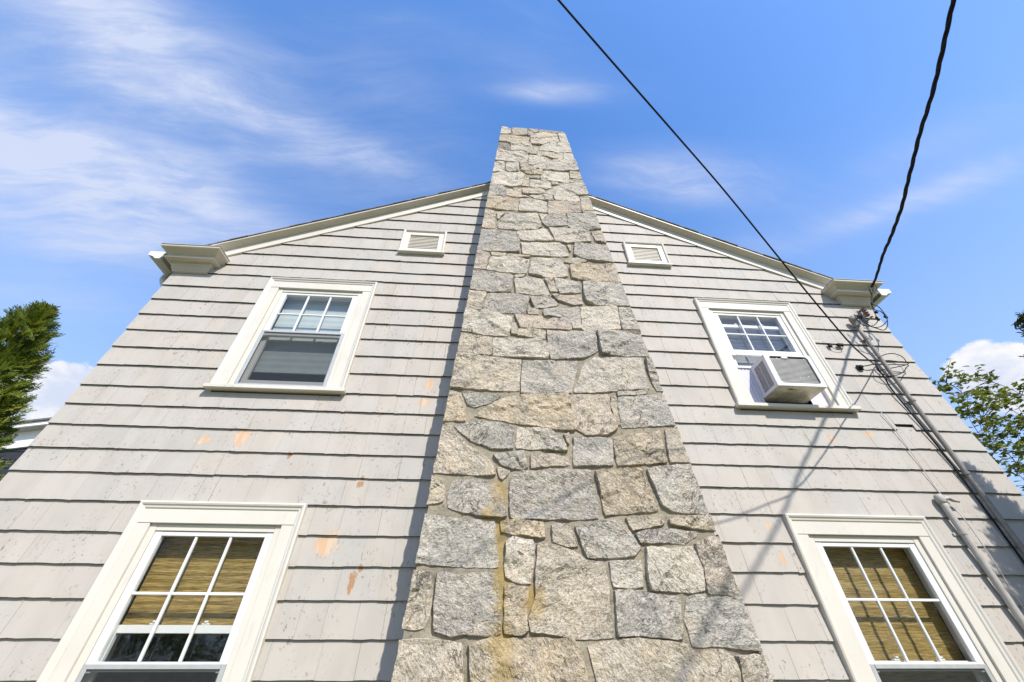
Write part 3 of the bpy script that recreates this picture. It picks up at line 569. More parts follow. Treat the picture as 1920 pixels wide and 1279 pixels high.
for ci in range(len(COURSES)-1):
    z0, z1 = COURSES[ci], COURSES[ci+1]
    if z0 > 7.1: break
    x = XL-.012
    rowdip = srnd.uniform(-.004, .004)
    while x < XR+.012:
        w = srnd.choice((.11, .14, .16, .18, .20, .22, .24, .27, .30)) + srnd.uniform(-.012, .012)
        xe = x+w
        if xe > XR-.06: xe = XR+.012
        zb = z0 + .0045*noise.noise(Vector((x*.9, z0*7, 2))) + .0020*noise.noise(Vector((x*4, z0*9, 7))) + srnd.gauss(0, .0005)
        if srnd.random() < .03: zb += srnd.uniform(-.004, .005)
        if abs(z0-3.24) < .09 and 3.62 < x+w/2 < 3.80: zb = z0+.052          # a broken shingle by the conduit
        g = srnd.choice((.0003, .0003, .0005, .0006, .0008, .0012))
        yb = -.0222 + srnd.gauss(0, .0008); yt = -.0050
        v = srnd.gauss(0, .016); warm = srnd.gauss(0, .010)
        tint = (1+v+warm, 1+v, 1+v-warm*1.1, 1)
        nb = max(2, int(w/.045)); bot = [(x+g+(xe-x-2*g)*q/nb, zb+srnd.gauss(0, .0010)-(.003 if srnd.random() < .03 else 0)) for q in range(nb+1)]
        tw = srnd.gauss(0, .0008)
        for p in shingle_polys(x+g, xe-g, zb, z1+.035, bot):
            V, F, Fm = shingle_faces(p, zb, z1+.035, yb, yt, tw, (x+xe)/2, w)
            vis = [(a, yb, min(max(b_, zb), z1)) for a, b_ in p]
            S_list.append((poly_px(vis), V, F, Fm, tint))
        x = xe
S_list.sort(key=lambda s: -s[0])
def shingle_mesh(name, items):
    me = bpy.data.meshes.new(name)
    V, F, FM, T = [], [], [], []
    for _, v, f_, fm, t in items:
        o = len(V); V += v; F += [tuple(i+o for i in q) for q in f_]; FM += fm; T += [t]*len(f_)
    me.from_pydata(V, [], F); me.materials.append(M['shingle']); me.materials.append(M['butt'])
    me.polygons.foreach_set('material_index', FM)
    a = me.color_attributes.new('tint', 'FLOAT_COLOR', 'CORNER')
    for p, t in zip(me.polygons, T):
        for li in p.loop_indices: a.data[li].color = t
    return me
NS = 300
for s in S_list[:NS]:
    link(bpy.data.objects.new('shingle', shingle_mesh('shingle', [s])), gable)
rest = link(bpy.data.objects.new('shingle_field', shingle_mesh('shingle_field', S_list[NS:])), gable)
rest['kind'] = 'stuff'

# ---- chimney: mortar core and every stone
bm = bmesh.new()
def yz(x, y, z): return (x, y, z)
c0, c1_ = 0.0, 7.985
ins = .013
hexa(bm, [(chim_l(c0)+ins, -.392, c0), (chim_r(c0)-ins, -.392, c0), (chim_r(c0)-ins, .30, c0), (chim_l(c0)+ins, .30, c0),
          (chim_l(c1_)+ins, -.392, c1_), (chim_r(c1_)-ins, -.392, c1_+.07), (chim_r(c1_)-ins, .30, c1_+.07), (chim_l(c1_)+ins, .30, c1_)])
# the pointing on the face: hand pressed, uneven, almost flush with the stones
NXg, NZg = 64, 330
gv = []
for k in range(NZg+1):
    z = 8.0*k/NZg; row = []
    for i in range(NXg+1):
        x = (chim_l(z)+ins)+(chim_r(z)-chim_l(z)-2*ins)*i/NXg
        q = Vector((x*9, 1.7, z*9))
        row.append(bm.verts.new((x, -.4040-.0045*noise.noise(q)-.0035*noise.noise(q*3.1)-.002*noise.noise(q*8), z)))
    gv.append(row)
for k in range(NZg):
    for i in range(NXg): bm.faces.new((gv[k][i], gv[k][i+1], gv[k+1][i+1], gv[k+1][i]))
chimney = sub('chimney', bm, M['mortar'], house)
KIND = dict(w=(.535, .483, .402), b=(.485, .42, .33), g=(.40, .368, .322), v=(.425, .395, .345), y=(.485, .40, .285), p=(.48, .405, .325), d=(.26, .235, .19))
def area(p): return sum(p[i][0]*p[(i+1)%len(p)][1]-p[(i+1)%len(p)][0]*p[i][1] for i in range(len(p)))/2
def make_stone(poly, kind, seed):
    r = random.Random(seed)
    if area(poly) < 0: poly = poly[::-1]
    A = abs(area(poly))
    # keep the joints: pull the outline in a little
    n = len(poly); c = Vector((sum(p[0] for p in poly)/n, sum(p[1] for p in poly)/n))
    # finer, slightly ragged outline
    step = .024 if A > .02 else .016
    ring = []
    for i in range(n):
        a, b_ = Vector(poly[i]), Vector(poly[(i+1) % n])
        L = (b_-a).length; k = max(1, int(round(L/step)))
        nrm = Vector((-(b_-a).y, (b_-a).x)).normalized() if L > 1e-6 else Vector((0, 0))
        for j in range(k):
            q = a.lerp(b_, j/k)
            w = noise.noise(Vector((q.x*18+seed, q.y*18, seed*.37)))*.007 + noise.noise(Vector((q.x*55, q.y*55+seed, 3)))*.003
            if j == 0:   # knock off the corner
                pass
            ring.append(q + nrm*(w*.95-.0060))
    m = len(ring)
    edge = any(p[0] < chim_l(p[1])+.05 or p[0] > chim_r(p[1])-.05 for p in poly)
    # snap the outer verts of corner stones onto the chimney's edge line
    if edge:
        for q in ring:
            if q.x < chim_l(q.y)+.035: q.x = chim_l(q.y)+noise.noise(Vector((q.y*14, seed, 0)))*.008
            if q.x > chim_r(q.y)-.035: q.x = chim_r(q.y)+noise.noise(Vector((q.y*14, seed, 5)))*.008
    inner = [q.lerp(c, min(.35, (.0025+.002*r.random())/max((q-c).length, .01))) for q in ring]
    g = .022 if A > .03 else .016
    xs_ = [q.x for q in ring]; zs_ = [q.y for q in ring]
    pts = []
    def inside(x, z, R_):
        k = False
        for i in range(m):
            a, b_ = R_[i], R_[i-1]
            if (a.y > z) != (b_.y > z) and x < (b_.x-a.x)*(z-a.y)/(b_.y-a.y)+a.x: k = not k
        return k
    x = min(xs_)+g*.5
    while x < max(xs_):
        z = min(zs_)+g*.5
        while z < max(zs_):
            qx, qz = x+r.uniform(-.3, .3)*g, z+r.uniform(-.3, .3)*g
            if inside(qx, qz, inner) and min((Vector((qx, qz))-q).length for q in inner) > g*.45: pts.append(Vector((qx, qz)))
            z += g
        x += g
    allp = inner+pts
    try:
        vo, _e, fo, ov, _a, _b = geometry.delaunay_2d_cdt(allp, [], [list(range(m))], 1, 1e-5)
    except Exception:
        return None
    proud = r.uniform(-.004, .006)
    tilt = (r.uniform(-.06, .06), r.uniform(-.05, .07))
    rough = r.uniform(.009, .016) if A > .01 else .006
    cr = (math.cos(r.uniform(0, 3)), math.sin(r.uniform(0, 3)))
    def depth(q, k):
        v = Vector((q.x*6.5+seed*1.7, q.y*8.5, seed*.9))
        h = noise.fractal(v, .8, 2.3, 5)*rough*.85
        h += (abs(noise.noise(Vector((q.x*11+q.y*5, q.y*15-q.x*6, seed*2.3))))-.25)*rough*.9
        # a sharp split ledge on some stones
        s = (q.x-c.x)*cr[0]+(q.y-c.y)*cr[1]+noise.noise(Vector((q.x*9, q.y*9, seed)))*.05
        if seed % 3 == 0 and A > .02: h += (.007 if s > .02 else -.004)
        return -.42 - proud - h*k - (q.x-c.x)*tilt[0] - (q.y-c.y)*tilt[1]
    V, F = [], []
    for i, q in enumerate(vo):
        V.append((q.x, min(depth(q, 1.0), -.4100), q.y))
    F = [tuple(t) for t in fo]
    # map of inner ring order in output
    idx = {}
    for oi_, src in enumerate(ov):
        for s in src:
            if s < m: idx[s] = oi_
    if len(idx) < m: return None
    o1 = len(V)
    for q in ring: V.append((q.x, -.4105-.3*max(0, proud), q.y))
    o2 = len(V)
    yb = .02 if edge else -.36
    for q in ring: V.append((q.x, yb, q.y))
    for i in range(m):
        j = (i+1) % m
        F.append((idx[i], idx[j], o1+j, o1+i)); F.append((o1+i, o1+j, o2+j, o2+i))
    me = bpy.data.meshes.new('stone'); me.from_pydata(V, [], F)
    bm = bmesh.new(); bm.from_mesh(me); bmesh.ops.recalc_face_normals(bm, faces=bm.faces[:])
    # outward: front faces should look to -y
    s = sum(f_.normal.y*f_.calc_area() for f_ in bm.faces)
    if s > 0: bmesh.ops.reverse_faces(bm, faces=bm.faces[:])
    bm.to_mesh(me); bm.free()
    me.materials.append(M['stone'])
    o = link(bpy.data.objects.new('stone', me), chimney)
    col = KIND[kind]; k = 1+r.uniform(-.09, .09)
    o.color = tuple(v*k for v in col)+(1,)
    return o
for i, (k, poly) in enumerate(STONES): make_stone([tuple(p) for p in poly], k, i+1)
# courses below the picture, down to the ground
zz_ = 1.485
while zz_ > .05:
    h = rnd.uniform(.24, .36); zb = max(.0, zz_-h)
    x = chim_l(zz_)
    while x < chim_r(zb)-.02:
        w = rnd.uniform(.28, .6); xe = x+w
        if xe > chim_r(zb)-.22: xe = chim_r(zb)
        make_stone([(x+.008, zz_-.008), (xe-.01, zz_-.01), (xe-.01, zb+.01), (x+.008, zb+.012)], rnd.choice('bwgvb'), rnd.randrange(1000, 9000))
        x = xe
    zz_ = zb

# ---- rakes, roof
AL = math.atan(SL)
def rake_pt(s, x, y, h):
    """x along the slope (plan), h square to the slope"""
    return (x + s*math.sin(AL)*h, y, RZ - SL*abs(x-RX) + math.cos(AL)*h)
def rake_piece(name, s, prof, mat, x_end, x_start=None, sag=.0):
    bm = bmesh.new(); rings = []
    n = 8
    for i in range(n+1):
        t = i/n
        x = (RX if x_start is None else x_start)*(1-t) + x_end*t
        rings.append([rake_pt(s, x, y, h - sag*math.sin(math.pi*t)) for y, h in prof])
    sweep(bm, rings); tri_normals(bm)
    return sub(name, bm, mat, house)
for s, xe in ((-1, -2.945), (1, 3.80)):
    rake_piece('rake_frieze', s, [(-.0305, -.003), (.001, -.003), (.001, .107), (-.0305, .107)], M['trim'], xe+s*.15, sag=.012)
    rake_piece('rake_moulding', s, [(-.0325, .1005), (-.046, .1025), (-.056, .106), (-.068, .114), (-.086, .118), (-.097, .119), (-.097, .124), (-.104, .125), (-.104, .146), (.001, .146), (.001, .1075)], M['trim_shaded_dirty'], xe+s*.34, sag=.012)
    rake_piece('roof_deck', s, [(-.100, .1462), (DEPTH+.1, .1462), (DEPTH+.1, .152), (-.100, .152)], M['roof'], (XL-.06) if s < 0 else (XR+.06), sag=.0)
    # asphalt shingle ends along the rake
    L = abs((XL if s < 0 else XR)-s*.02-RX)
    d = .0
    while d < L-.06:
        e = .125*math.cos(AL)
        bm = bmesh.new()
        x0, x1 = RX+s*d, RX+s*(d+e*1.5)
        y0 = -.111+rnd.uniform(-.006, .004); th = rnd.uniform(.001, .006)
        y1 = .5
        P = [rake_pt(s, x0, y0, .1465), rake_pt(s, x0, y1, .1525), rake_pt(s, x1, y1, .1525), rake_pt(s, x1, y0, .1465),
             rake_pt(s, x0, y0, .155), rake_pt(s, x0, y1, .155), rake_pt(s, x1, y1, .156+th), rake_pt(s, x1, y0, .156+th)]
        hexa(bm, P); tri_normals(bm)
        sub('roof_shingle', bm, M['roof'], house)
        d += e
# ---- cornice returns, eaves, gutters
PROF = [(.0, 4.842), (.022, 4.846), (.030, 4.862), (.046, 4.880), (.052, 4.905), (.066, 4.915), (.068, 4.944), (.132, 4.946), (.134, 4.966), (.118, 4.970), (.126, 4.986), (.150, 5.006), (.176, 5.018), (.200, 5.026), (.206, 5.034), (.206, 5.056), (.0, 5.085)]
for s in (-1, 1):
    xo = XL if s < 0 else XR
    xi = -3.06 if s < 0 else 2*.485+3.06
    def path(o):
        return [(xi - s*.75*o, .03), (xi - s*.75*o, -o-.012), (xo + s*.55*o, -o-.012), (xo + s*.55*o, .35)]
    bm = bmesh.new()
    rings = [[(path(o)[k][0], path(o)[k][1], z) for o, z in PROF] for k in range(4)]
    sweep(bm, rings); tri_normals(bm)
    cr_ = sub('cornice_return', bm, M['trim_shaded_dirty'], house)
    bm = bmesh.new()       # metal flashing cap with its thin edge
    def fp(o, z): p = path(o); return [(a, b_, z) for a, b_ in p]
    a, b_ = fp(.213, 5.0575), fp(.02, 5.091)
    a2, b2 = fp(.213, 5.0615), fp(.02, 5.095)
    sweep(bm, [[a[k], b_[k], b2[k], a2[k]] for k in range(4)]); tri_normals(bm)
    sub('flashing', bm, M['gutter'], cr_)
    # eave soffit running back, gutter
    bm = bmesh.new(); box(bm, min(xo, xo+s*.12), max(xo, xo+s*.12), .351, DEPTH, 4.945, 5.075); sub('eave_fascia', bm, M['trim_shaded_dirty'], house)
    g0 = xo+s*.145
    prof = [(g0, 5.062), (g0, 4.955), (g0+s*.055, 4.955), (g0+s*.09, 4.985), (g0+s*.15, 5.005), (g0+s*.155, 5.062), (g0+s*.147, 5.062), (g0+s*.142, 5.010), (g0+s*.085, 4.992), (g0+s*.05, 4.962), (g0+s*.006, 4.962), (g0+s*.006, 5.062)]
    bm = bmesh.new(); sweep(bm, [[(x, y, z) for x, z in prof] for y in (-.10, DEPTH)]); tri_normals(bm)
    gut = sub('gutter', bm, M['gutter'], house)
    bm = bmesh.new(); sweep(bm, [[(x, y, z) for x, z in prof[:6]] for y in (-.104, -.101)]); tri_normals(bm)
    sub('end_cap', bm, M['vinyl'], gut)
    if s < 0:
        bm = bmesh.new(); tube(bm, smooth_path([(g0+s*.05, .13, 4.955), (g0+s*.05, .125, 4.86), (xo+s*.085, .10, 4.72), (xo+s*.045, .085, 4.62), (xo+s*.02, .12, 4.52), (xo+s*.03, .36, 4.40), (xo+s*.04, .40, 4.0), (xo+s*.04, .40, .2)], 5), .035, 8)
        sub('downspout', bm, M['gutter'], house)

# ---- windows
def window(xc, T, lower, opts):
    H = dict(gb=-.862 if lower else -.693, mid=-.535 if lower else -.473, mr0=-.868 if lower else -.700, mr1=-.912 if lower else -.765,
             lb=-1.60 if lower else -1.245, sill=-1.685 if lower else -1.345)
    Z = {k: T+v for k, v in H.items()}
    bm = bmesh.new()
    zb = Z['sill']
    # face boards
    box(bm, xc-.520, xc-.430, -.030, .003, zb, T-.139, .002)
    box(bm, xc+.430, xc+.520, -.030, .003, zb, T-.139, .002)
    box(bm, xc-.520, xc+.520, -.0325, .003, T-.1375, T-.048, .002)
    # blind stop and jamb lining
    box(bm, xc-.429, xc-.386, -.013, .11, zb, T-.137, .002)
    box(bm, xc+.386, xc+.429, -.013, .11, zb, T-.137, .002)
    box(bm, xc-.385, xc+.385, -.011, .11, T-.181, T-.139, .002)
    win = sub('window', bm, M['trim'], house)
    # back band mitred round the casing
    bm = bmesh.new()
    pr = [(.0, -.003), (.0, -.046), (.009, -.052), (.020, -.048), (.028, -.040), (.040, -.038), (.046, -.0335), (.046, -.003)]
    rings = []
    for (sx, top_) in ((-1, 0), (-1, 1), (1, 1), (1, 0)):
        rings.append([(xc+sx*(.556-o), y, (T-o) if top_ else zb) for o, y in pr])
    sweep(bm, rings); tri_normals(bm)
    sub('back_band', bm, M['trim'], win)
    bm = bmesh.new()       # sloping sill with horns
    hexa(bm, [(xc-.578, -.074, zb-.045), (xc+.578, -.074, zb-.045), (xc+.578, .1, zb-.030), (xc-.578, .1, zb-.030),
              (xc-.578, -.074, zb-.012), (xc+.578, -.074, zb-.012), (xc+.578, .1, zb+.008), (xc-.578, .1, zb+.008)])
    bmesh.ops.bevel(bm, geom=bm.edges[:], offset=.003, segments=1, affect='EDGES')
    tri_normals(bm); sub('sill', bm, M['trim'], win)
    # upper sash
    bm = bmesh.new()
    box(bm, xc-.3845, xc-.335, -.004, .026, Z['mr1'], T-.1825, .0015)
    box(bm, xc+.335, xc+.3845, -.004, .026, Z['mr1'], T-.1825, .0015)
    box(bm, xc-.3345, xc+.3345, -.003, .026, T-.210, T-.183, .0015)
    box(bm, xc-.3345, xc+.3345, -.003, .026, Z['mr1']+.006, Z['gb'], .0015)
    sub('upper_sash', bm, M['vinyl'], win)
    xs_ = [xc-.335, xc-.1115, xc+.1115, xc+.335]; zs_ = [Z['gb'], Z['mid'], T-.210]
    mw = .0082
    for x in xs_[1:3]: sbox('muntin', M['vinyl'], win, x-mw, x+mw, .001, .020, zs_[0]+.0005, zs_[2]-.0005, bev=.003)
    for k in range(3): sbox('muntin', M['vinyl'], win, xs_[k]+(mw if k else 0)+.0004, xs_[k+1]-(mw if k < 2 else 0)-.0004, .0015, .0195, zs_[1]-mw, zs_[1]+mw, bev=.003)
    gm = M['glass_wavy'] if opts.get('wavy') else M['glass']
    for i in range(3):
        for j in range(2):
            bm = bmesh.new()
            x0, x1, z0, z1 = xs_[i]+.002, xs_[i+1]-.002, zs_[j]+.002, zs_[j+1]-.002
            q = [bm.verts.new(p) for p in ((x0, .0105, z0), (x1, .0105, z0), (x1, .0105, z1), (x0, .0105, z1))]; bm.faces.new(q)
            sub('glass_pane', bm, gm, win)
    # lower sash (inside), may stand raised
    up = opts.get('raise', 0.)
    lt, lb = Z['mr0']+.012+up, Z['lb']-.05+up
    bm = bmesh.new()
    box(bm, xc-.383, xc-.332, .032, .060, lb, lt, .0015); box(bm, xc+.332, xc+.383, .032, .060, lb, lt, .0015)
    box(bm, xc-.3315, xc+.3315, .033, .060, lt-.040, lt, .0015); box(bm, xc-.3315, xc+.3315, .033, .060, lb, lb+.052, .0015)
    sub('lower_sash', bm, M['vinyl'], win)
    bm = bmesh.new(); q = [bm.verts.new(p) for p in ((xc-.331, .046, lb+.053), (xc+.331, .046, lb+.053), (xc+.331, .046, lt-.041), (xc-.331, .046, lt-.041))]; bm.faces.new(q)
    sub('glass_pane', bm, M['glass'], win)
    for x in (xc-.17, xc+.13):
        bm = bmesh.new(); box(bm, x, x+.045, .034, .056, lt+.0005, lt+.010, .003); box(bm, x+.014, x+.034, .030, .048, lt+.0105, lt+.022, .003)
        sub('sash_lock', bm, M['vinyl'], win)
    # half screen
    if opts.get('screen'):
        bm = bmesh.new()
        s0, s1 = zb+.012, Z['mr0']-.004
        box(bm, xc-.3835, xc-.357, -.0105, -.0045, s0, s1, .001); box(bm, xc+.357, xc+.3835, -.0105, -.0045, s0, s1, .001)
        box(bm, xc-.3565, xc+.3565, -.0145, -.0045, s1-.022, s1, .001); box(bm, xc-.3565, xc+.3565, -.0105, -.0045, s0, s0+.028, .001)
        sub('screen_frame', bm, M['alu'], win)
        bm = bmesh.new(); q = [bm.verts.new(p) for p in ((xc-.357, -.0075, s0+.027), (xc+.357, -.0075, s0+.027), (xc+.357, -.0075, s1-.021), (xc-.357, -.0075, s1-.021))]; bm.faces.new(q)
        sub('screen_mesh', bm, M['screen'], win)
    # shade inside
    b0, b1 = opts['shade']
    bm = bmesh.new()
    N_ = 26; pts = []
    for i in range(N_+1):
        z = T-.17+(b0-(T-.17))*i/N_
        pts.append((z, .100+opts.get('pleat', .002)*(1 if i % 2 else -1)))
    for sx in (0,):
        r0 = [bm.verts.new((xc-.372, y, z)) for z, y in pts]; r1 = [bm.verts.new((xc+.372, y, z)) for z, y in pts]
        for i in range(N_): bm.faces.new((r0[i], r1[i], r1[i+1], r0[i+1]))
    box(bm, xc-.372, xc+.372, .092, .108, b0-.022, b0-.001, .002)
    sub('window_shade', bm, M[opts['mat']], win)
    if opts.get('slats'):
        for k in range(13):
            z = T-.23-.033*k
            bm = bmesh.new(); hexa(bm, [(xc-.36, .070, z-.004), (xc+.36, .070, z-.004), (xc+.36, .092, z+.007), (xc-.36, .092, z+.007), (xc-.36, .070, z-.003), (xc+.36, .070, z-.003), (xc+.36, .092, z+.008), (xc-.36, .092, z+.008)])
            sub('blind_slat', bm, M['blind_grey'], win)
    # dark room box behind
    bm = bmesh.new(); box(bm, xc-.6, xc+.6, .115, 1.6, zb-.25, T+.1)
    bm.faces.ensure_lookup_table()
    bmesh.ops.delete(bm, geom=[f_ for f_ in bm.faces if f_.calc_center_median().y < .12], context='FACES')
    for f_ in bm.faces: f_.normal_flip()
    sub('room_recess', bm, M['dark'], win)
    return win
w_ul = window(XCL, TU, 0, dict(shade=(3.72, 1), mat='blind', screen=1, pleat=.0015))
w_ur = window(XCR, TU, 0, dict(shade=(3.98, 1), mat='blind_grey', **{'raise': .375}, pleat=.001, slats=1))
w_ll = window(XCL, TL, 1, dict(shade=(1.835, 1), mat='bamboo', wavy=1, screen=1, **{'raise': .165}))
w_lr = window(XCR, TL, 1, dict(shade=(1.05, 1), mat='bamboo', wavy=1, screen=1))
w_ul['label'] = 'double hung window with a white shade half drawn'
w_ur['label'] = 'double hung window raised over the air conditioner'
w_ll['label'] = 'double hung window with a bamboo shade and its lower sash a little open'
w_lr['label'] = 'double hung window with a bamboo shade drawn fully down'

# ---- gable vents
for vx, z0, z1 in VENTS:
    bm = bmesh.new(); hw = .256
    for b_ in ((vx-hw, vx-hw+.085, z0, z1), (vx+hw-.085, vx+hw, z0, z1), (vx-hw+.0855, vx+hw-.0855, z1-.085, z1), (vx-hw+.0855, vx+hw-.0855, z0, z0+.065)):
        box(bm, b_[0], b_[1], -.034, .003, b_[2], b_[3], .002)
    vent = sub('gable_vent', bm, M['trim'], house)
    bm = bmesh.new()
    pr = [(.0, -.003), (.0, -.05), (.010, -.055), (.022, -.050), (.030, -.0345), (.030, -.003)]
    sweep(bm, [[(vx+sx*(hw+.004-o), y, (z1+.004-o) if tp else z0) for o, y in pr] for sx, tp in ((-1, 0), (-1, 1), (1, 1), (1, 0))]); tri_normals(bm)
    sub('back_band', bm, M['trim'], vent)
    sbox('sill', M['trim'], vent, vx-hw-.014, vx+hw+.014, -.060, .003, z0-.022, z0-.001)
    sbox('backing', M['blind_grey'], vent, vx-hw+.08, vx+hw-.08, -.004, .003, z0+.06, z1-.08, bev=0)
    n = 9; h0, h1 = z0+.066, z1-.086
    for k in range(n):
        z = h0+(h1-h0)*(k+.5)/n; d = (h1-h0)/n*.60
        bm = bmesh.new()
        x0, x1 = vx-hw+.087, vx+hw-.087
        hexa(bm, [(x0, -.021, z-d), (x1, -.021, z-d), (x1, -.013, z+d-.004), (x0, -.013, z+d-.004), (x0, -.021, z-d+.004), (x1, -.021, z-d+.004), (x1, -.013, z+d), (x0, -.013, z+d)])
        sub('louvre', bm, M['trim_shaded_dirty'], vent)

# ================================================================== AIR CONDITIONER
ax0, ax1, az0, az1, ay0, ay1 = 2.562, 3.018, 3.563, 3.908, -.205, .075
ac = tag(empty('air_conditioner', ((ax0+ax1)/2, 0, az0)), 'white window air conditioner jutting out under the raised sash', 'air conditioner')
def aobj(name, bm, mat):
    tri_normals(bm); return sub(name, bm, mat, ac)
bm = bmesh.new()   # case shell: sides, top; side walls leave room for grilles
box(bm, ax0, ax0+.004, ay0+.175, ay1, az0, az1); box(bm, ax0, ax0+.004, ay0+.001, ay0+.030, az0, az1)
box(bm, ax0, ax0+.004, ay0+.0305, ay0+.1745, az1-.045, az1); box(bm, ax0, ax0+.004, ay0+.0305, ay0+.1745, az0, az0+.030)
box(bm, ax1-.004, ax1, ay0+.001, ay1, az0, az1)
box(bm, ax0+.0045, ax1-.0045, ay0+.001, ay1, az1-.006, az1)
aobj('case', bm, M['ac_side'])
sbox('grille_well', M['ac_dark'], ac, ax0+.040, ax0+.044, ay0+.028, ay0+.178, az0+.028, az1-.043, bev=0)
sbox('base_pan', M['galv'], ac, ax0+.0045, ax1-.0045, ay0+.003, ay1, az0, az0+.010, bev=.001)
for k in range(19):                                   # side louvres, in two columns
    z = az0+.036+k*(.259/18.6)
    for c_ in (0, 1):
        y0 = ay0+.032+c_*.073
        bm = bmesh.new(); box(bm, ax0+.001, ax0+.009, y0, y0+.066, z, z+.0038)
        aobj('side_louvre', bm, M['ac_side'])
sbox('louvre_post', M['ac_side'], ac, ax0+.0005, ax0+.009, ay0+.099, ay0+.104, az0+.031, az1-.046, bev=0)
bm = bmesh.new()   # front bezel with rounded opening
def rrect(x0, x1, z0, z1, r, n=4):
    out = []
    for cx, cz, a0 in ((x1-r, z0+r, -90), (x1-r, z1-r, 0), (x0+r, z1-r, 90), (x0+r, z0+r, 180)):
        for k in range(n+1):
            a = R(a0+90*k/n); out.append((cx+r*math.cos(a), cz+r*math.sin(a)))
    return out
o_ = rrect(ax0-.002, ax1+.002, az0-.002, az1+.002, .008); i_ = rrect(ax0+.045, ax1-.034, az0+.028, az1-.016, .030)
n_ = len(o_)
rings = [[(x, ay0, z) for x, z in o_], [(x, ay0-.010, z) for x, z in o_], [(x, ay0-.010, z) for x, z in i_], [(x, ay0+.004, z) for x, z in i_]]
vr = [[bm.verts.new(p) for p in r_] for r_ in rings]
for a, b_ in zip(vr, vr[1:]+vr[:1]):
    for k in range(n_): bm.faces.new((a[k], a[(k+1) % n_], b_[(k+1) % n_], b_[k]))
aobj('bezel', bm, M['ac'])
sbox('coil_core', M['coil'], ac, ax0+.036, ax1-.040, ay0+.008, ay0+.03, az0+.02, az1-.012, bev=0)
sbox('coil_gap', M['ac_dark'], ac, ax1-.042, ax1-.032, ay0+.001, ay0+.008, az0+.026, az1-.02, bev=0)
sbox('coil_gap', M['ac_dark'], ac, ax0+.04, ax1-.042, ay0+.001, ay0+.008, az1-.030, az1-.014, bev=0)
for k in range(21):
    z = az0+.03+k*.0136
    if z < az1-.034: sbox('coil_fin', M['coil'], ac, ax0+.042, ax1-.0425, ay0+.001, ay0+.0075, z, z+.009, bev=.002)
sbox('top_clip', M['ac'], ac, ax0+.17, ax0+.23, ay0-.008, ay0+.006, az1-.038, az1-.012)
for x_, z_ in ((ax0+.25, az0+.085), (ax0+.335, az0+.10), (ax0+.12, az1-.045), (ax1-.07, az1-.045)):
    bm = bmesh.new(); box(bm, x_, x_+.008, ay0-.002, ay0+.0005, z_, z_+.014, .001); aobj('screw_clip', bm, M['ac'])
for x_, w_ in ((ax0+.13, .052), (ax0+.195, .010)):
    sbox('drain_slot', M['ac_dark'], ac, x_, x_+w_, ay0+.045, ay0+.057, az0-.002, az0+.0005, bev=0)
# folding side panels in the window on each side
for x0_, x1_ in ((XCR-.384, ax0-.002), (ax1+.002, XCR+.384)):
    bm = bmesh.new(); n = 8
    a, b_ = [], []
    for k in range(n+1):
        x = x0_+(x1_-x0_)*k/n; y = .018+(.006 if k % 2 else 0)
        a.append(bm.verts.new((x, y, az0-.055))); b_.append(bm.verts.new((x, y, az1-.004)))
    for k in range(n): bm.faces.new((a[k], a[k+1], b_[k+1], b_[k]))
    aobj('side_panel', bm, M['ac_side'])
    bm = bmesh.new(); box(bm, x0_, x1_, .008, .030, az1-.0035, az1+.018, .001); box(bm, x0_, x1_, .008, .030, az0-.072, az0-.056, .001)
    aobj('panel_rail', bm, M['ac'])

# ================================================================== CABLES AND CONDUIT
def tubeobj(name, pts, r, mat, parent=None, seg=8, sub_=5):
    bm = bmesh.new(); tube(bm, smooth_path(pts, sub_) if sub_ > 1 else pts, r, seg); tri_normals(bm)
    return sub(name, bm, mat, parent, True) if parent else obj(name, bm, mat, None, True)
def rooted(name, loc, label, cat, group=None): return tag(empty(name, loc), label, cat, group)
# thick twisted service cable
svc = rooted('service_cable', CABLE[0], 'thick twisted black power cable coming down to the right eave corner', 'cable')
last, prev = Vector(CABLE[-1]), Vector(CABLE[-4])
dirn = (last-prev).normalized(); dirn.z = .07
far = [last+dirn*k + Vector((0, 0, .004*k*k)) for k in (1, 2.5, 5, 9, 14, 20)]
path_ = smooth_path([Vector(p) for p in CABLE]+far, 14)
# resample evenly
def resample(P, d):
    out = [P[0].copy()]; acc = 0
    for a, b_ in zip(P, P[1:]):
        L = (b_-a).length; t = d-acc
        while t < L: out.append(a.lerp(b_, t/L)); t += d
        acc = (acc+L) % d
    return out
rp = resample(path_, .03)
for s_ in range(3):
    pts = []
    for i, p in enumerate(rp):
        t = (rp[min(i+1, len(rp)-1)]-rp[max(i-1, 0)]).normalized()
        u = t.cross(Vector((0, 0, 1))).normalized(); v = t.cross(u)
        a = i*.03*2*math.pi/.42 + s_*2*math.pi/3 + .5*math.sin(i*.05)
        k = .0082*min(1, .55+i/60)
        pts.append(p+u*math.cos(a)*k+v*math.sin(a)*k)
    tubeobj('strand', pts, .0080 if s_ else .0066, M['cable'], svc, 6, 1)
tubeobj('splice_ring', RINGLOOP, .0042, M['cable'], svc, 6, 3)
tubeobj('splice_ring', [(p[0]+.03, p[1], p[2]) if 0 < i < 6 else p for i, p in enumerate([(q[0], q[1]-.005, q[2]) for q in RINGLOOP])], .0042, M['cable'], svc, 6, 3)
tubeobj('drop_wire', DROP, .0065, M['cable'], svc, 6, 4)
tubeobj('drop_wire', [(p[0]+.018, p[1]+.01, p[2]) for p in DROP], .005, M['cable'], svc, 6, 4)
for L_ in LOOPS: tubeobj('drip_loop', L_, .0044, M['cable'], svc, 6, 5)
for a, b_ in CONN:
    a, b_ = Vector(a), Vector(b_); m_ = (a+b_)/2; d_ = (b_-a)*.5
    tubeobj('connector', [m_-d_*1.3, m_-d_*.9, m_, m_+d_*.9, m_+d_*1.3], [.007, .013, .0135, .013, .007], M['cable'], svc, 8, 1)
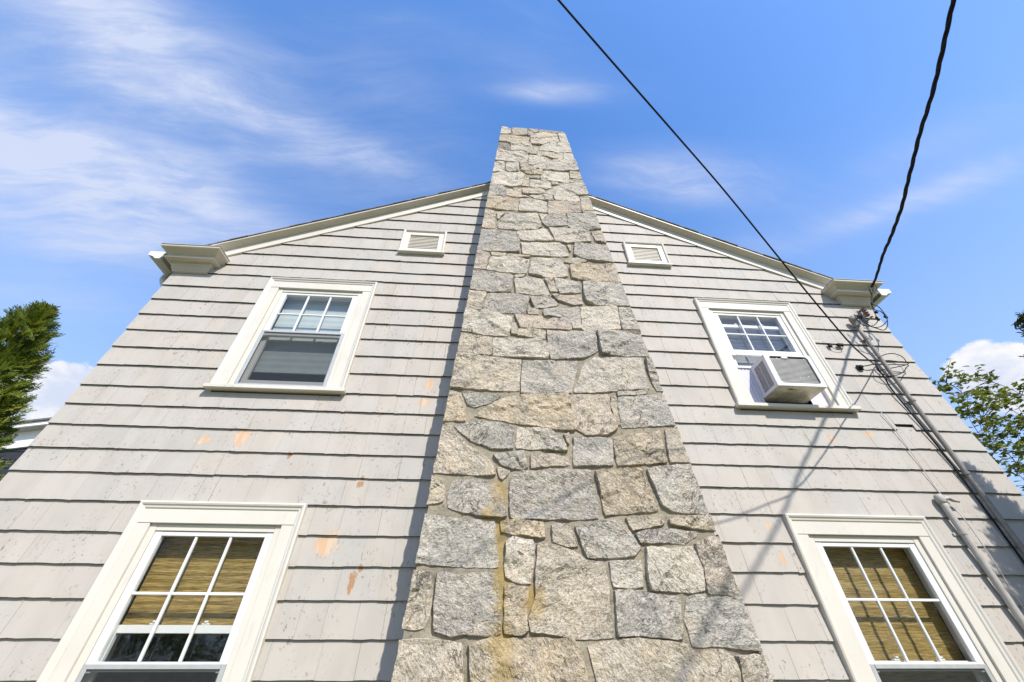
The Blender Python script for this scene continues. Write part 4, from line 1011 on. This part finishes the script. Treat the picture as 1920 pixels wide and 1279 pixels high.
# porcelain spool on its iron bracket
ins_ = rooted('insulator', (4.155, -.02, 4.667), 'brown porcelain spool insulator on an iron bracket under the right cornice', 'insulator')
bm = bmesh.new()
prof = [(.0, .085), (.018, .085), (.022, .078), (.036, .070), (.036, .060), (.020, .050), (.020, .040), (.038, .030), (.038, .018), (.020, .008), (.020, -.004), (.036, -.014), (.036, -.026), (.022, -.034), (.016, -.044), (0, -.044)]
rings = [[(4.155+.68*r_*math.cos(a), -.075+.68*r_*math.sin(a), 4.655+z*.75) for a in (2*math.pi*k/14 for k in range(14))] for r_, z in prof[1:-1]]
sweep(bm, rings); tri_normals(bm); sub('spool', bm, M['insul'], ins_, True)
bm = bmesh.new(); box(bm, 4.140, 4.170, -.112, -.022, 4.735, 4.741, .001); box(bm, 4.140, 4.170, -.112, -.022, 4.590, 4.596, .001); box(bm, 4.138, 4.172, -.028, -.021, 4.57, 4.76, .001)
sub('bracket', bm, M['conduit'], ins_)
# main conduit with weatherhead
CX = 3.955
con = rooted('electrical_conduit', (CX, -.055, 0), 'long grey conduit with a weatherhead, nearer the right corner', 'conduit')
tubeobj('pipe', [(CX, -.055, .3), (CX, -.055, 1.5), (CX+.002, -.057, 2.7), (CX-.004, -.055, 3.6), (CX-.001, -.056, 4.50)], .019, M['conduit'], con, 12, 4)
bm = bmesh.new()
tube(bm, smooth_path([(CX, -.055, 4.47), (CX-.002, -.060, 4.53), (CX-.012, -.075, 4.565), (CX-.03, -.10, 4.572)], 4), [.026, .026, .027, .029, .031, .033, .035, .037, .038, .038, .037, .034, .026], 12); tri_normals(bm)
sub('weatherhead', bm, M['conduit'], con, True)
tubeobj('head_lip', [(CX+.015, -.10, 4.585), (CX+.03, -.12, 4.575), (CX+.035, -.125, 4.55)], [.016, .018, .014], M['cable'], con, 8, 2)
for z in (4.30, 3.55, 2.86, 2.1, 1.3):
    bm = bmesh.new(); box(bm, CX-.045, CX+.045, -.027, -.022, z-.011, z+.011, .001); tube(bm, [(CX, -.056, z-.010), (CX, -.056, z+.010)], .0245, 12)
    sub('pipe_strap', bm, M['conduit'], con)
# short second conduit
C2 = 3.572
con2 = rooted('electrical_conduit', (C2, -.05, 0), 'shorter capped conduit beside the lower right window', 'conduit')
tubeobj('pipe', [(C2, -.052, .3), (C2, -.052, 1.4), (C2+.003, -.053, 2.2), (C2, -.052, 2.655)], .023, M['conduit_light'], con2, 12, 4)
tubeobj('cap', [(C2, -.052, 2.615), (C2, -.052, 2.625), (C2, -.052, 2.665), (C2, -.052, 2.682)], [.026, .031, .031, .022], M['conduit_light'], con2, 12, 1)
tubeobj('elbow', [(C2+.02, -.058, 2.64), (C2+.06, -.062, 2.655), (C2+.09, -.06, 2.64), (C2+.14, -.058, 2.63)], [.013, .016, .014, .010], M['conduit_light'], con2, 8, 2)
for z in (2.40, 1.75):
    bm = bmesh.new(); box(bm, C2-.05, C2+.05, -.027, -.022, z-.011, z+.011, .001); tube(bm, [(C2, -.052, z-.010), (C2, -.052, z+.010)], .0265, 12)
    sub('pipe_strap', bm, M['conduit_light'], con2)
# thin overhead cable, its coil and its run down the wall
thin = rooted('overhead_cable', THIN[-1], 'thin black cable slanting across the sky to the right side of the gable', 'cable')
d_ = (Vector(THIN[0])-Vector(THIN[2])).normalized(); d_.z = .03
tubeobj('span', [Vector(THIN[0])+d_*k+Vector((0, 0, .003*k*k)) for k in (22, 14, 8, 4, 1.5)] + THIN,   .0058, M['cable'], thin, 8, 6)
tubeobj('slack_coil', [THIN[-1]]+COIL+[(3.86, -.045, 3.90)], .0044, M['cable'], thin, 6, 3)
tubeobj('wall_run', [(3.852, -.05, 3.965), (3.868, -.036, 3.80), (3.858, -.034, 3.68), (3.895, -.034, 3.28), (3.915, -.034, 2.9), (3.918, -.034, 2.5), (3.918, -.034, 1.6), (3.918, -.034, .6)], .0075, M['cable'], thin, 6, 4)
tubeobj('guy_hook', [(3.70, -.024, 3.955), (3.76, -.05, 3.95), (3.82, -.055, 3.965), (3.852, -.05, 3.965)], .0055, M['cable'], thin, 6, 3)
bm = bmesh.new(); box(bm, 3.655, 3.715, -.040, -.021, 3.905, 3.965, .006); box(bm, 3.668, 3.702, -.060, -.0405, 3.922, 3.95, .004)
sub('cable_clamp', bm, M['cable'], thin)
clamp = rooted('shadow_blobs', (3.60, -.03, 4.17), 'pair of small dark blobs standing in for wire shadows on the shingles left of the long conduit', 'bracket')  # dark solids standing in for shadows the splice wires throw on the wall
bm = bmesh.new(); box(bm, 3.50, 3.535, -.045, -.021, 4.185, 4.235, .006); sub('shadow_blob', bm, M['cable'], clamp)
bm = bmesh.new(); box(bm, 3.60, 3.665, -.05, -.021, 4.205, 4.235, .005); sub('shadow_blob', bm, M['cable'], clamp)
tubeobj('shadow_line', [(3.52, -.04, 4.185), (3.56, -.035, 4.155), (3.62, -.035, 4.16), (3.66, -.04, 4.21)], .003, M['cable'], clamp, 5, 4)
wire = tag(tubeobj('thin_wire', [(3.595, -.027, 3.43), (3.615, -.03, 3.25), (3.628, -.03, 2.95), (3.633, -.032, 2.68), (3.640, -.07, 2.50), (3.668, -.05, 2.2), (3.672, -.034, 1.9), (3.67, -.03, .5)], .0038, M['wire_white'], None, 6, 5),
    'thin painted wire dropping down the wall and over the shorter conduit', 'wire')

# ================================================================== NEIGHBOUR HOUSE
NY, NPX, NPZ, NSL = 8.0, -9.6, 7.62, .187
nbh = tag(empty('neighbour_house', (-14, NY, 0)), 'dark sided neighbouring house with white trim behind the left tree', 'house')
def nbz(x): return NPZ-NSL*abs(x-NPX)
def nslab(name, mat, y0, y1, d0, d1, xs_=(-19.5, NPX, -6.2)):
    bm = bmesh.new(); sweep(bm, [[(x, y0, nbz(x)+d0), (x, y1, nbz(x)+d0), (x, y1, nbz(x)+d1), (x, y0, nbz(x)+d1)] for x in xs_]); tri_normals(bm)
    return sub(name, bm, mat, nbh)
nslab('roof', M['roof'], NY-.05, NY+9, -.04, .02)
nslab('rake_board', M['nb_white'], NY, NY+.06, -.155, -.042)
nslab('soffit', M['nb_grey'], NY+.061, NY+.5, -.16, -.10)
nslab('frieze', M['nb_white'], NY+.27, NY+.33, -.66, -.162)
bm = bmesh.new(); bv = [(-19, 0), (-6.5, 0), (-6.5, nbz(-6.5)-.2), (NPX, NPZ-.2), (-19, nbz(-19)-.2)]
f = [bm.verts.new((x, NY+.36, z)) for x, z in bv]; b = [bm.verts.new((x, NY+9, z)) for x, z in bv]
bm.faces.new(f); bm.faces.new(b[::-1])
for i in range(5): bm.faces.new((f[i], b[i], b[(i+1) % 5], f[(i+1) % 5]))
tri_normals(bm); sub('wall', bm, M['nb_dark'], nbh)
z = 3.4
while z < 6.6:
    bm = bmesh.new(); x0, x1 = -19, -6.5
    hexa(bm, [(x0, NY+.325, z), (x1, NY+.325, z), (x1, NY+.357, z), (x0, NY+.357, z), (x0, NY+.343, z+.24), (x1, NY+.343, z+.24), (x1, NY+.357, z+.24), (x0, NY+.357, z+.24)])
    tri_normals(bm); sub('siding_board', bm, M['nb_dark'], nbh); z += .235

# ================================================================== TREES
def leafmesh(name, V, F, T, mat):
    me = bpy.data.meshes.new(name); me.from_pydata(V, [], F); me.materials.append(mat)
    a = me.attributes.new('tint', 'FLOAT', 'FACE'); a.data.foreach_set('value', T)
    return me
def conifer(name, x0, y0, apex, prof, label, mat, seed, nspr, spr, drop=.0, lean=.7):
    """upright evergreen: trunk plus many flat feathery sprays reaching up and out"""
    r = random.Random(seed)
    root = tag(empty(name, (x0, y0, 0)), label, 'tree')
    bm = bmesh.new(); tube(bm, [(x0, y0, 0), (x0+.02, y0, apex*.5), (x0, y0, apex-.25)], [.11, .07, .012], 8); tri_normals(bm)
    sub('trunk', bm, M['bark'], root, True)
    def rad(h):
        for (h0, r0), (h1, r1) in zip(prof, prof[1:]):
            if h0 <= h <= h1: return r0+(r1-r0)*(h-h0)/(h1-h0)
        return prof[-1][1]
    V, F, T = [], [], []
    Hm = prof[-1][0]
    # limbs first, each ending in a plume of sprays
    lim = []
    for i in range(nspr):
        h = Hm*(r.random()**.8); a = r.uniform(0, 2*math.pi)
        rr = rad(h)*(.45+.62*math.sqrt(r.random()))*(1+.14*noise.noise(Vector((math.cos(a)*1.6, math.sin(a)*1.6+seed, h*2.2))))
        lim.append((h, a, rr))
    for h, a, rr in lim:
        out = Vector((math.cos(a), math.sin(a), 0))
        tip = Vector((x0, y0, apex-h))+out*rr
        ax = (out*r.uniform(.5, 1.1)+Vector((0, 0, r.uniform(.35, 1.3)*lean))+Vector((r.gauss(0, .25), r.gauss(0, .25), r.gauss(0, .15)))).normalized()
        side = ax.cross(Vector((r.gauss(0, 1), r.gauss(0, 1), r.gauss(0, 1)))).normalized(); nn = ax.cross(side)
        L = spr*r.uniform(.6, 1.25)
        t0 = min(1, max(0, r.gauss(.45, .22)))
        for k in range(11):
            t = k/10; base = tip+ax*(t-.75)*L
            for sgn in ((1, -1) if k < 10 else (1,)):
                d = (ax*1.0+side*sgn*(.75 if k < 10 else 0)+nn*r.gauss(0, .22)).normalized()
                l = L*(.34*(1-.55*t)+.06)*r.uniform(.7, 1.2); w = l*.11+.0028
                sd = d.cross(nn).normalized()*w
                o = len(V)
                V += [base-sd*.4, base+sd*.4, base+d*l*.6+sd*.75, base+d*l, base+d*l*.6-sd*.75]
                F.append((o, o+1, o+2, o+3, o+4)); T.append(min(1, max(0, t0+r.gauss(0, .12)+.12*t)))
    o = link(bpy.data.objects.new('foliage', leafmesh('foliage', V, F, T, mat)), root)
    o.matrix_parent_inverse = Matrix.Translation(-root.location)
    o['kind'] = 'stuff'
    return root
conifer('arborvitae_tree', -5.68, 1.0, 5.20, [(0, .02), (.12, .09), (.35, .24), (.7, .33), (1.2, .46), (1.8, .64), (2.6, .80), (4.2, .9), (5.0, .7)],
        'bushy green arborvitae at the left beyond the house corner', M['arb'], 3, 4200, .19)
conifer('spruce_tree', 4.44, -.90, 3.93, [(0, .02), (.15, .05), (.40, .17), (.8, .34), (1.2, .48), (2.0, .62), (3.4, .8), (3.8, .6)],
        'dark evergreen whose tips poke in at the right edge of the photo', M['yew'], 8, 2100, .16, lean=.5)

def maple(name, x0, y0, fork, targets, label, seed, nleaf, spread, scale=1., group=None):
    r = random.Random(seed)
    root = tag(empty(name, (x0, y0, 0)), label, 'tree', group)
    F0 = Vector((x0+.15, y0, fork))
    bm = bmesh.new(); tube(bm, [(x0, y0, 0), (x0+.05, y0, fork*.5), F0], [.19*scale, .15*scale, .11*scale], 9); tri_normals(bm)
    sub('trunk', bm, M['bark'], root, True)
    twigs = []
    bm = bmesh.new()
    nodes = [(F0, .085*scale)]
    order = sorted(targets, key=lambda t: (Vector(t)-F0).length)
    for t in order:
        t = Vector(t)
        # grow from the best existing node below/near
        best = min(nodes, key=lambda n: (n[0]-t).length + .5*max(0, n[0].z-t.z+.4)*2 + .15*(n[0]-F0).length)
        a = best[0]; L = (t-a).length
        mid = a.lerp(t, .5)+Vector((r.gauss(0, .06), r.gauss(0, .06), r.uniform(.0, .10)*L))
        P = smooth_path([a, mid, t+Vector((0, 0, -.15))], 5)
        ra = min(best[1]*.8, .013+.011*L); rr_ = [ra+(.007-ra)*i/(len(P)-1) for i in range(len(P))]
        tube(bm, P, rr_, 6)
        for i in (3, 6, 8): nodes.append((P[i], rr_[i]))
        # side twigs
        for k in range(9):
            s = P[r.randrange(4, len(P))]
            e = s+Vector((r.gauss(0, 1), r.gauss(0, .9), r.gauss(.35, .55))).normalized()*r.uniform(.22, .62)*spread
            q = smooth_path([s, s.lerp(e, .5)+Vector((r.gauss(0, .03), r.gauss(0, .03), .03)), e], 3)
            tube(bm, q, [.0065-.004*i/(len(q)-1) for i in range(len(q))], 4)
            twigs.append((s, e))
    tri_normals(bm); sub('branches', bm, M['bark_grey'], root, True)
    V, F, T = [], [], []
    for s, e in twigs:
        for k in range(nleaf):
            t = r.betavariate(2.2, 1.0)*1.08
            c = s.lerp(e, t)+Vector((r.gauss(0, .055), r.gauss(0, .055), r.gauss(0, .035)))*scale
            up_ = Vector((r.gauss(0, .42), r.gauss(0, .42), 1)).normalized()
            d = up_.cross(Vector((r.gauss(0, 1), r.gauss(0, 1), 0))).normalized(); b_ = up_.cross(d)
            l = r.uniform(.085, .14)*scale; o = len(V)
            # five lobed blade, folded along its rib and drooping at the tip
            V += [c, c+b_*l*.42+d*l*.10-up_*.008, c+b_*l*.25+d*l*.42, c+b_*l*.40+d*l*.72-up_*.012, c+b_*l*.12+d*l*.74, c+d*l*1.1-up_*l*.22,
                  c-b_*l*.12+d*l*.74, c-b_*l*.40+d*l*.72-up_*.012, c-b_*l*.25+d*l*.42, c-b_*l*.42+d*l*.10-up_*.008]
            F += [(o, o+1, o+2, o+4, o+5), (o+2, o+3, o+4), (o, o+5, o+6, o+8, o+9), (o+6, o+7, o+8)]
            tv = min(1, max(0, r.gauss(.45, .25))); T += [tv]*4
    lf = link(bpy.data.objects.new('leaves', leafmesh('leaves', V, F, T, M['maple'])), root)
    lf.matrix_parent_inverse = Matrix.Translation(-root.location)
    lf['kind'] = 'stuff'
    return root
maple('maple_tree', 12.4, 4.9, 2.9, TREE, 'leafy broadleaf tree with open branches behind the right corner of the house', 21, 8, 1.0)

# a far line of trees across the yard, behind the viewpoint: the windows mirror it
def far_treeline():
    r = random.Random(77); V, F, T = [], [], []
    for tx, ty, tr, th in ((-1.2, -17, 2.9, 7.6), (-4.8, -18, 3.0, 7.2), (-8.5, -16, 3.3, 8.2), (-12, -17.8, 3.3, 7.5), (-15.5, -17.5, 3.6, 8.8), (2, -18.2, 2.8, 6.8), (4.6, -16.4, 2.7, 7.2), (8, -17.5, 3.2, 7.6), (11.5, -18, 3.5, 8.6), (-19, -17, 3.4, 7.8), (-23, -16, 3.6, 8.4), (15, -17, 3.3, 7.6), (19, -16.5, 3.4, 8.2)):
        for k in range(4):
            a0, a1 = k*math.pi/2, (k+1)*math.pi/2; o = len(V)
            V += [(tx+.2*math.cos(a0), ty+.2*math.sin(a0), 0), (tx+.2*math.cos(a1), ty+.2*math.sin(a1), 0), (tx+.1*math.cos(a1), ty+.1*math.sin(a1), 4.5), (tx+.1*math.cos(a0), ty+.1*math.sin(a0), 4.5)]
            F.append((o, o+1, o+2, o+3)); T.append(.0)
        for c_ in range(60):
            h, a = r.random(), r.uniform(0, 6.283)
            R_ = tr*math.sin(math.pi*(.12+.80*h))*math.sqrt(r.uniform(.2, 1))
            cc = Vector((tx+R_*math.cos(a), ty+R_*math.sin(a), .9+(th-1.2)*h)); sp = r.uniform(.35, .75); t0 = r.gauss(.4, .2)
            for l in range(46):
                p = cc+Vector((r.gauss(0, sp), r.gauss(0, sp), r.gauss(0, sp*.6)))
                u = Vector((r.gauss(0, 1), r.gauss(0, 1), r.gauss(0, .6))).normalized()*r.uniform(.10, .19); v = u.cross(Vector((r.gauss(0, .5), r.gauss(0, .5), 1))).normalized()*u.length*.55
                o = len(V); V += [p-u, p+v, p+u, p-v]; F.append((o, o+1, o+2, o+3)); T.append(min(1, max(0, t0+r.gauss(0, .15))))
    o = link(bpy.data.objects.new('far_treeline', leafmesh('far_treeline', V, F, T, M['maple'])))
    o['kind'] = 'stuff'
far_treeline()
